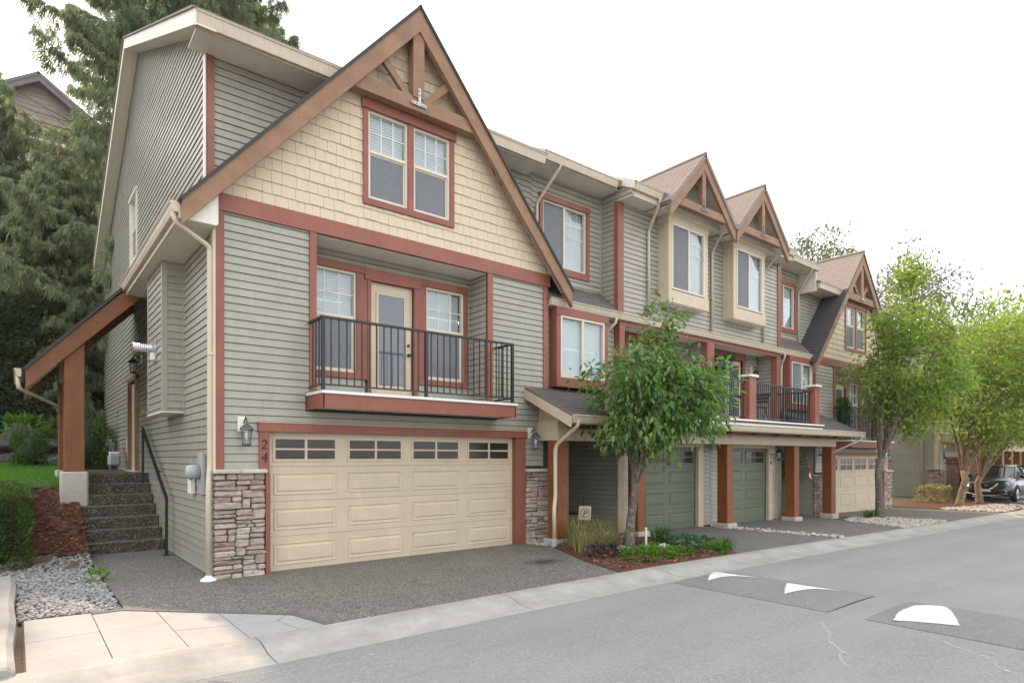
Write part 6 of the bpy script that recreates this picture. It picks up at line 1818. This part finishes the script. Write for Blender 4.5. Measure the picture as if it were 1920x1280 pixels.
# ------------------------------------------------------------------ the next building along the road
def far_block():
    H = thing('townhouse', 'far right green townhouse behind the roadside trees', 'townhouse', (33.9,1,-.35))
    X0, Y0 = 33.9, 1.0
    FR = Frame((X0,Y0,0), (1,0,0), (0,-1,0)); SD = Frame((X0,Y0,0), (0,1,0), (-1,0,0))
    put('side_wall', wall_mb(SD, [(0,-.6),(12,-.6),(12,7.4),(6,10.2),(0,7.4)], [], .15), M['siding'], H)
    put('front_wall', wall_mb(FR, [(.151,-.6),(14,-.6),(14,7.4),(.151,7.4)], [(1.0,3.4,-.7,1.75),(2.2,3.4,4.6,6.2),(5.2,6.4,4.6,6.2)], .15), M['siding'], H)
    b = siding(SD, [(.25,-.3),(12,-.3),(12,7.4),(6,10.2),(.25,7.5)], [], .15, -.3)
    pieces('siding_board', 'siding_boards', sizesort(b), M['siding'], H, 120)
    b = siding(FR, [(.2,2.9),(14,2.9),(14,7.4),(.2,7.4)], [(2.1,3.5,4.5,6.3),(5.1,6.5,4.5,6.3)], .15, 2.9)
    pieces('siding_board', 'siding_boards', sizesort(b), M['siding'], H, 60)
    put('corner_board', SD.box(MB(), -.02, .23, 1.15, 7.2, 0, .05), M['cream'], H)
    put('corner_board', FR.box(MB(), -.05, .2, 1.15, 7.2, 0, .05), M['cream'], H)
    stones(H, FR, -.05, .55, -.45, 1.1, True)
    stones(H, SD, .0, .5, -.45, 1.1, True)
    pipe(H, [SD.P(.75,7.0,.08), SD.P(.75,-.3,.08)], .05)
    lantern(H, FR, .28, 1.55, 'iron')
    for u in (2.3, 3.1):
        m = put('meter_panel', SD.cbox(MB(), u, u+.5, .9, 1.6, .02, .1), M['grey_box'], H)
        put('meter_dome', MB().lathe(SD.P(u+.25,1.35,.1), [(.13,0),(.13,-.12),(.06,-.17)], 10, 'x'), M['steel'], m)
    put('junction_box', SD.cbox(MB(), 4.6, 5.0, .85, 1.2, .02, .14), M['white'], H)
    garage_door(H, FR, 1.0, 3.4, -.4, 1.75, 2, 'garage_brown')
    put('garage_trim', FR.box(MB(), 3.4, 3.75, -.5, 1.75, -.05, .06), M['cream'], H)
    put('garage_header', FR.box(MB(), .6, 3.8, 1.75, 2.0, -.05, .07), M['cream'], H)
    put('balcony_deck', FR.box(MB(), .1, 10.5, 2.5, 2.85, 0, 1.9), M['cream'], H)
    put('porch_soffit', FR.box(MB(), .2, 10.4, 2.47, 2.498, 0, 1.8), M['soffit'], H)
    put('porch_beam', FR.box(MB(), 3.9, 10.4, 2.05, 2.46, 1.3, 1.6), M['cream'], H)
    railing(H, FR.P(.2,0,1.8)[:2], FR.P(10.4,0,1.8)[:2], 2.95, 3.85, (0,.33,.66,1), .16)
    for u in (4.1, 5.9, 7.7, 9.7): put('porch_post', FR.cbox(MB(), u, u+.32, -.35, 2.05, 1.3, 1.6), M['post'], H)
    put('entry_panel', FR.box(MB(), 4.6, 7.6, -.4, 2.4, .001, .03), M['post'], H)
    put('entry_column', FR.box(MB(), 4.2, 4.45, -.4, 2.4, .001, .08), M['white'], H)
    window(H, FR, 2.2, 3.4, 4.6, 6.2, 'slide', 'red', (.12,.12,.12,.12), .5)
    window(H, FR, 5.2, 6.4, 4.6, 6.2, 'slide', 'red', (.12,.12,.12,.12), .5)
    W = lambda x, y, z: (X0+x, Y0+y, z)
    roof_slab('roof', H, [W(-.3,-.5,7.3),W(14.3,-.5,7.3),W(14.3,6,10.4),W(-.3,6,10.4)], .2, 'shingle_tan')
    roof_slab('roof', H, [W(-.3,6,10.4),W(14.3,6,10.4),W(14.3,12.5,7.3),W(-.3,12.5,7.3)], .2, 'shingle_tan')
    gutter('gutter', H, W(-.3,-.5,7.3), W(14.3,-.5,7.3), (0,-1,0), .14, .16)
    return H
far_block()

# ------------------------------------------------------------------ building on the hill at left
def hill_block():
    H = thing('apartment_building', 'taupe building with balconies on the hill behind the cedar', 'building', (-6,46,9))
    m = paint('taupe siding', (.24,.215,.185), .6, .1, .2); M['taupe'] = m
    M['grey_roof'] = paint('grey roof edge', (.12,.12,.125), .7, .1, .2)
    FR = Frame((0,46,0), (1,0,0), (0,-1,0))
    op = []
    for z in (12.0, 17.0, 22.0):
        for u in (-9.5,-6.5,-3.7,-1.3): op.append((u, u+1.7, z, z+2.4))
    put('front_wall', wall_mb(FR, [(-14,5),(3.0,5),(3.0,25.6),(-1,28.4),(-5,25.6),(-14,25.6)], op, .2), m, H)
    b = siding(FR, [(-14,5),(3.0,5),(3.0,25.6),(-1,28.4),(-5,25.6),(-14,25.6)], [(a-.15,b_+.15,c-.15,d+.15) for a,b_,c,d in op], .33, 5, .03, .004)
    pieces('siding_board', 'siding_boards', sizesort(b), m, H, 100)
    put('side_wall', MB().box(2.8,3.0,46.01,58,5,25.6), m, H)
    for a in op: window(H, FR, *a, 'slide', 'white', (.12,.12,.12,.12), .5, None, False, .6)
    for z in (11.2, 16.2, 21.2):
        put('balcony_slab', FR.box(MB(), -10.5, .6, z, z+.3, .0, 1.7), M['grey_roof'], H)
        for k in range(6):
            u = -10.4+k*1.83
            put('glass_panel', FR.box(MB(), u+.06, u+1.77, z+.42, z+1.35, 1.62, 1.64), M['glass'], H)
            put('railing_post', FR.box(MB(), u-.03, u+.03, z+.3, z+1.45, 1.58, 1.68), M['white'], H)
        put('top_rail', FR.box(MB(), -10.5, .6, z+1.36, z+1.43, 1.59, 1.67), M['white'], H)
    for s in (-1, 1):
        put('gable_fascia', MB().prism([(-1,28.9),(-1+s*4.6,25.6),(-1+s*4.6,25.05),(-1,28.3)], FR.P, .6, .8), M['grey_roof'], H)
        roof_slab('roof', H, [FR.P(-1,28.95,.85),FR.P(-1+s*4.7,25.6,.85),FR.P(-1+s*4.7,25.6,-12),FR.P(-1,28.95,-12)], .2, 'grey_roof')
    roof_slab('roof', H, [FR.P(-14.5,25.7,.9),FR.P(-5.3,25.7,.9),FR.P(-5.3,28.5,-6),FR.P(-14.5,28.5,-6)], .25, 'grey_roof')
hill_block()

# ------------------------------------------------------------------ parked car
def car():
    ox, oy, oz = 32.9, -1.15, gz(34)+.03
    H = thing('parked_car', 'grey crossover car parked by the far driveway', 'car', (ox+2.3,oy,oz))
    W = lambda x, y, z: (ox+x, oy+y, oz+z)
    tp = NT('grey metallic car paint'); tp.b.inputs['Base Color'].default_value = (.085,.092,.105,1); tp.b.inputs['Metallic'].default_value = .55; tp.rough(.28)
    tp.b.inputs['Coat Weight'].default_value = .7; tp.l(tp.ramp(tp.noise(tp.coord((1,1,1),'World'), 3, 3), [(.3,(.028,.031,.037)),(.7,(.04,.044,.052))]), tp.b.inputs['Base Color'])
    tg = NT('car glass'); tg.b.inputs['Base Color'].default_value = (.02,.024,.028,1); tg.rough(.03); tg.b.inputs['Specular IOR Level'].default_value = 1.0
    tt = NT('tyre rubber'); tt.b.inputs['Base Color'].default_value = (.018,.018,.018,1); tt.rough(.85)
    th = NT('headlight lens'); th.b.inputs['Base Color'].default_value = (.35,.37,.40,1); th.rough(.08); th.b.inputs['Metallic'].default_value = .4
    chm = mk_metal('chrome', (.8,.8,.82), .12)
    S = [(0,.42,.80,.62),(.06,.30,.90,.80),(.25,.24,1.0,.90),(.55,.22,1.05,.945),(1.0,.22,1.10,.955),(1.35,.22,1.13,.955),(2.4,.22,1.12,.955),(3.7,.22,1.15,.955),(4.3,.26,1.14,.93),(4.62,.34,1.08,.88),(4.72,.5,.98,.75)]
    mb = MB(); n = 14
    for x, zl, zt, w in S:
        half = [(0,zl),(w*.8,zl),(w*.97,zl+.10),(w,zl+.32),(w*.985,zt-.17),(w*.93,zt-.05),(w*.75,zt),(0,zt+.035)]
        rg = half+[(-y,z) for y,z in half[-2:0:-1]]
        for y, z in rg: mb.v.append(W(x,y,z))
    for i in range(len(S)-1):
        for k in range(n): mb.f.append((i*n+k,(i+1)*n+k,(i+1)*n+(k+1)%n,i*n+(k+1)%n))
    mb.f.append(tuple(range(n))); mb.f.append(tuple(range((len(S)-1)*n,len(S)*n))[::-1])
    put('body', mb, tp.m, H, smooth=True)
    # cabin glass
    prof = [(1.15,1.10,.82),(2.0,1.62,.64),(2.5,1.67,.63),(3.5,1.65,.62),(4.45,1.12,.78)]
    gv = MB()
    for x, z, w in prof: gv.v += [W(x,-w,z), W(x,w,z)]
    for x, z, w in prof: gv.v += [W(x,-.86,1.05), W(x,.86,1.05)]
    k = len(prof)
    for i in range(k-1):
        gv.f += [(2*i,2*i+1,2*i+3,2*i+2),(2*k+2*i,2*i,2*i+2,2*k+2*i+2),(2*i+1,2*k+2*i+1,2*k+2*i+3,2*i+3)]
    put('cabin_glass', gv, tg.m, H)
    rf = MB()
    rp = [(1.93,1.60,.67),(2.1,1.66,.66),(2.6,1.71,.655),(3.4,1.70,.645),(3.85,1.55,.66)]
    for x, z, w in rp: rf.v += [W(x,-w,z-.03), W(x,-w*.9,z), W(x,w*.9,z), W(x,w,z-.03)]
    for i in range(len(rp)-1):
        for j in range(3): rf.f.append((4*i+j,4*i+j+1,4*i+j+5,4*i+j+4))
    put('roof_panel', rf, tp.m, H, smooth=True)
    for s in (-1,1):
        put('pillar', MB().tube([W(1.12,s*.83,1.08),W(1.97,s*.66,1.62)], .035, 6), tp.m, H)
        put('pillar', MB().tube([W(2.75,s*.85,1.08),W(2.65,s*.65,1.66)], .03, 6), tp.m, H)
        put('pillar', MB().tube([W(4.4,s*.82,1.1),W(3.6,s*.65,1.62)], .05, 6), tp.m, H)
        mi = put('wing_mirror', MB().lathe(W(1.55,s*1.03,1.15), [(.04,-.11),(.08,-.06),(.085,.06),(.04,.11)], 8, 'y'), tp.m, H, smooth=True)
        put('mirror_arm', MB().tube([W(1.55,s*.88,1.10),W(1.55,s*1.0,1.13)], .02, 5), tp.m, mi)
        put('headlight', MB().add([W(.02,s*.46,.80),W(.10,s*.84,.98),W(.42,s*.945,1.01),W(.30,s*.93,.86),W(.09,s*.82,.78),
                                   W(.10,s*.46,.80),W(.18,s*.82,.97),W(.45,s*.91,.99),W(.35,s*.90,.86),W(.17,s*.80,.78)],
                                  [(0,1,2,3,4),(9,8,7,6,5),(0,5,6,1),(1,6,7,2),(2,7,8,3),(3,8,9,4),(4,9,5,0)]), th.m, H)
        put('fog_light', MB().lathe(W(.02,s*.72,.50), [(.05,.06),(.05,-.01),(.02,-.015)], 10, 'x'), th.m, H)
        put('chrome_strip', MB().tube([W(-.03,s*.44,.86),W(-.045,s*.26,.64),W(-.045,s*.14,.60)], .032, 6), chm, H)
        for x in (.92, 3.75):
            wh = put('wheel', MB().lathe(W(x,s*.86,.35), [(.24,-.11),(.33,-.11),(.36,-.07),(.36,.07),(.33,.11),(.24,.11)], 22, 'y'), tt.m, H)
            put('rim', MB().lathe(W(x,s*.86,.35), [(.23,-.112),(.20,-.118),(.05,-.10),(.05,.10),(.20,.118),(.23,.112)], 16, 'y'), chm, wh)
            put('wheel_arch', MB().tube([W(x+.41*math.cos(a),s*.945,.35+.41*math.sin(a)) for a in np.linspace(.05,math.pi-.05,12)], .035, 6), tt.m, H)
    put('grille', MB().add([W(-.03,-.40,.84),W(-.03,.40,.84),W(-.035,.20,.60),W(-.035,-.20,.60),W(.06,-.40,.84),W(.06,.40,.84),W(.06,.20,.60),W(.06,-.20,.60)],
        [(0,1,2,3),(7,6,5,4),(0,4,5,1),(1,5,6,2),(2,6,7,3),(3,7,4,0)]), M['black'], H)
    put('lower_grille', MB().box(*[a for p in zip(W(-.01,-.6,.27),W(.08,.6,.44)) for a in p]), M['black'], H)
    put('bumper_strip', MB().tube([W(.06,-.78,.40),W(-.03,-.4,.30),W(-.045,0,.27),W(-.03,.4,.30),W(.06,.78,.40)], .022, 6), chm, H)
    put('number_plate', MB().box(*[a for p in zip(W(-.055,-.17,.47),W(-.035,.17,.58)) for a in p]), M['blind'], H)
    e = put('emblem', MB().add([W(-.05,r*math.cos(a),.76+r*math.sin(a)) for a in np.linspace(0,2*math.pi,20,endpoint=False) for r in (.055,.075)], [(2*i,2*i+1,(2*i+3)%40,(2*i+2)%40) for i in range(20)]), chm, H)
    put('emblem_bar', MB().box(*[a for p in zip(W(-.054,-.09,.745),W(-.046,.09,.775)) for a in p]), chm, e)
car()

# ------------------------------------------------------------------ thin smoky air
hz_ = put('haze', MB().box(-70,130,-60,120,-3,48), None, kind='stuff')
hm = bpy.data.materials.new('thin haze'); hm.use_nodes = True
for n in list(hm.node_tree.nodes):
    if n.type != 'OUTPUT_MATERIAL': hm.node_tree.nodes.remove(n)
pv_ = hm.node_tree.nodes.new('ShaderNodeVolumePrincipled')
pv_.inputs['Color'].default_value = (.95,.96,.97,1)
pv_.inputs['Density'].default_value = .0004
pv_.inputs['Anisotropy'].default_value = .3
hm.node_tree.links.new(pv_.outputs[0], [n for n in hm.node_tree.nodes if n.type == 'OUTPUT_MATERIAL'][0].inputs['Volume'])
hz_.data.materials.append(hm)
tag(hz_, 'thin pale summer haze hanging over the whole street', 'haze', kind='stuff')
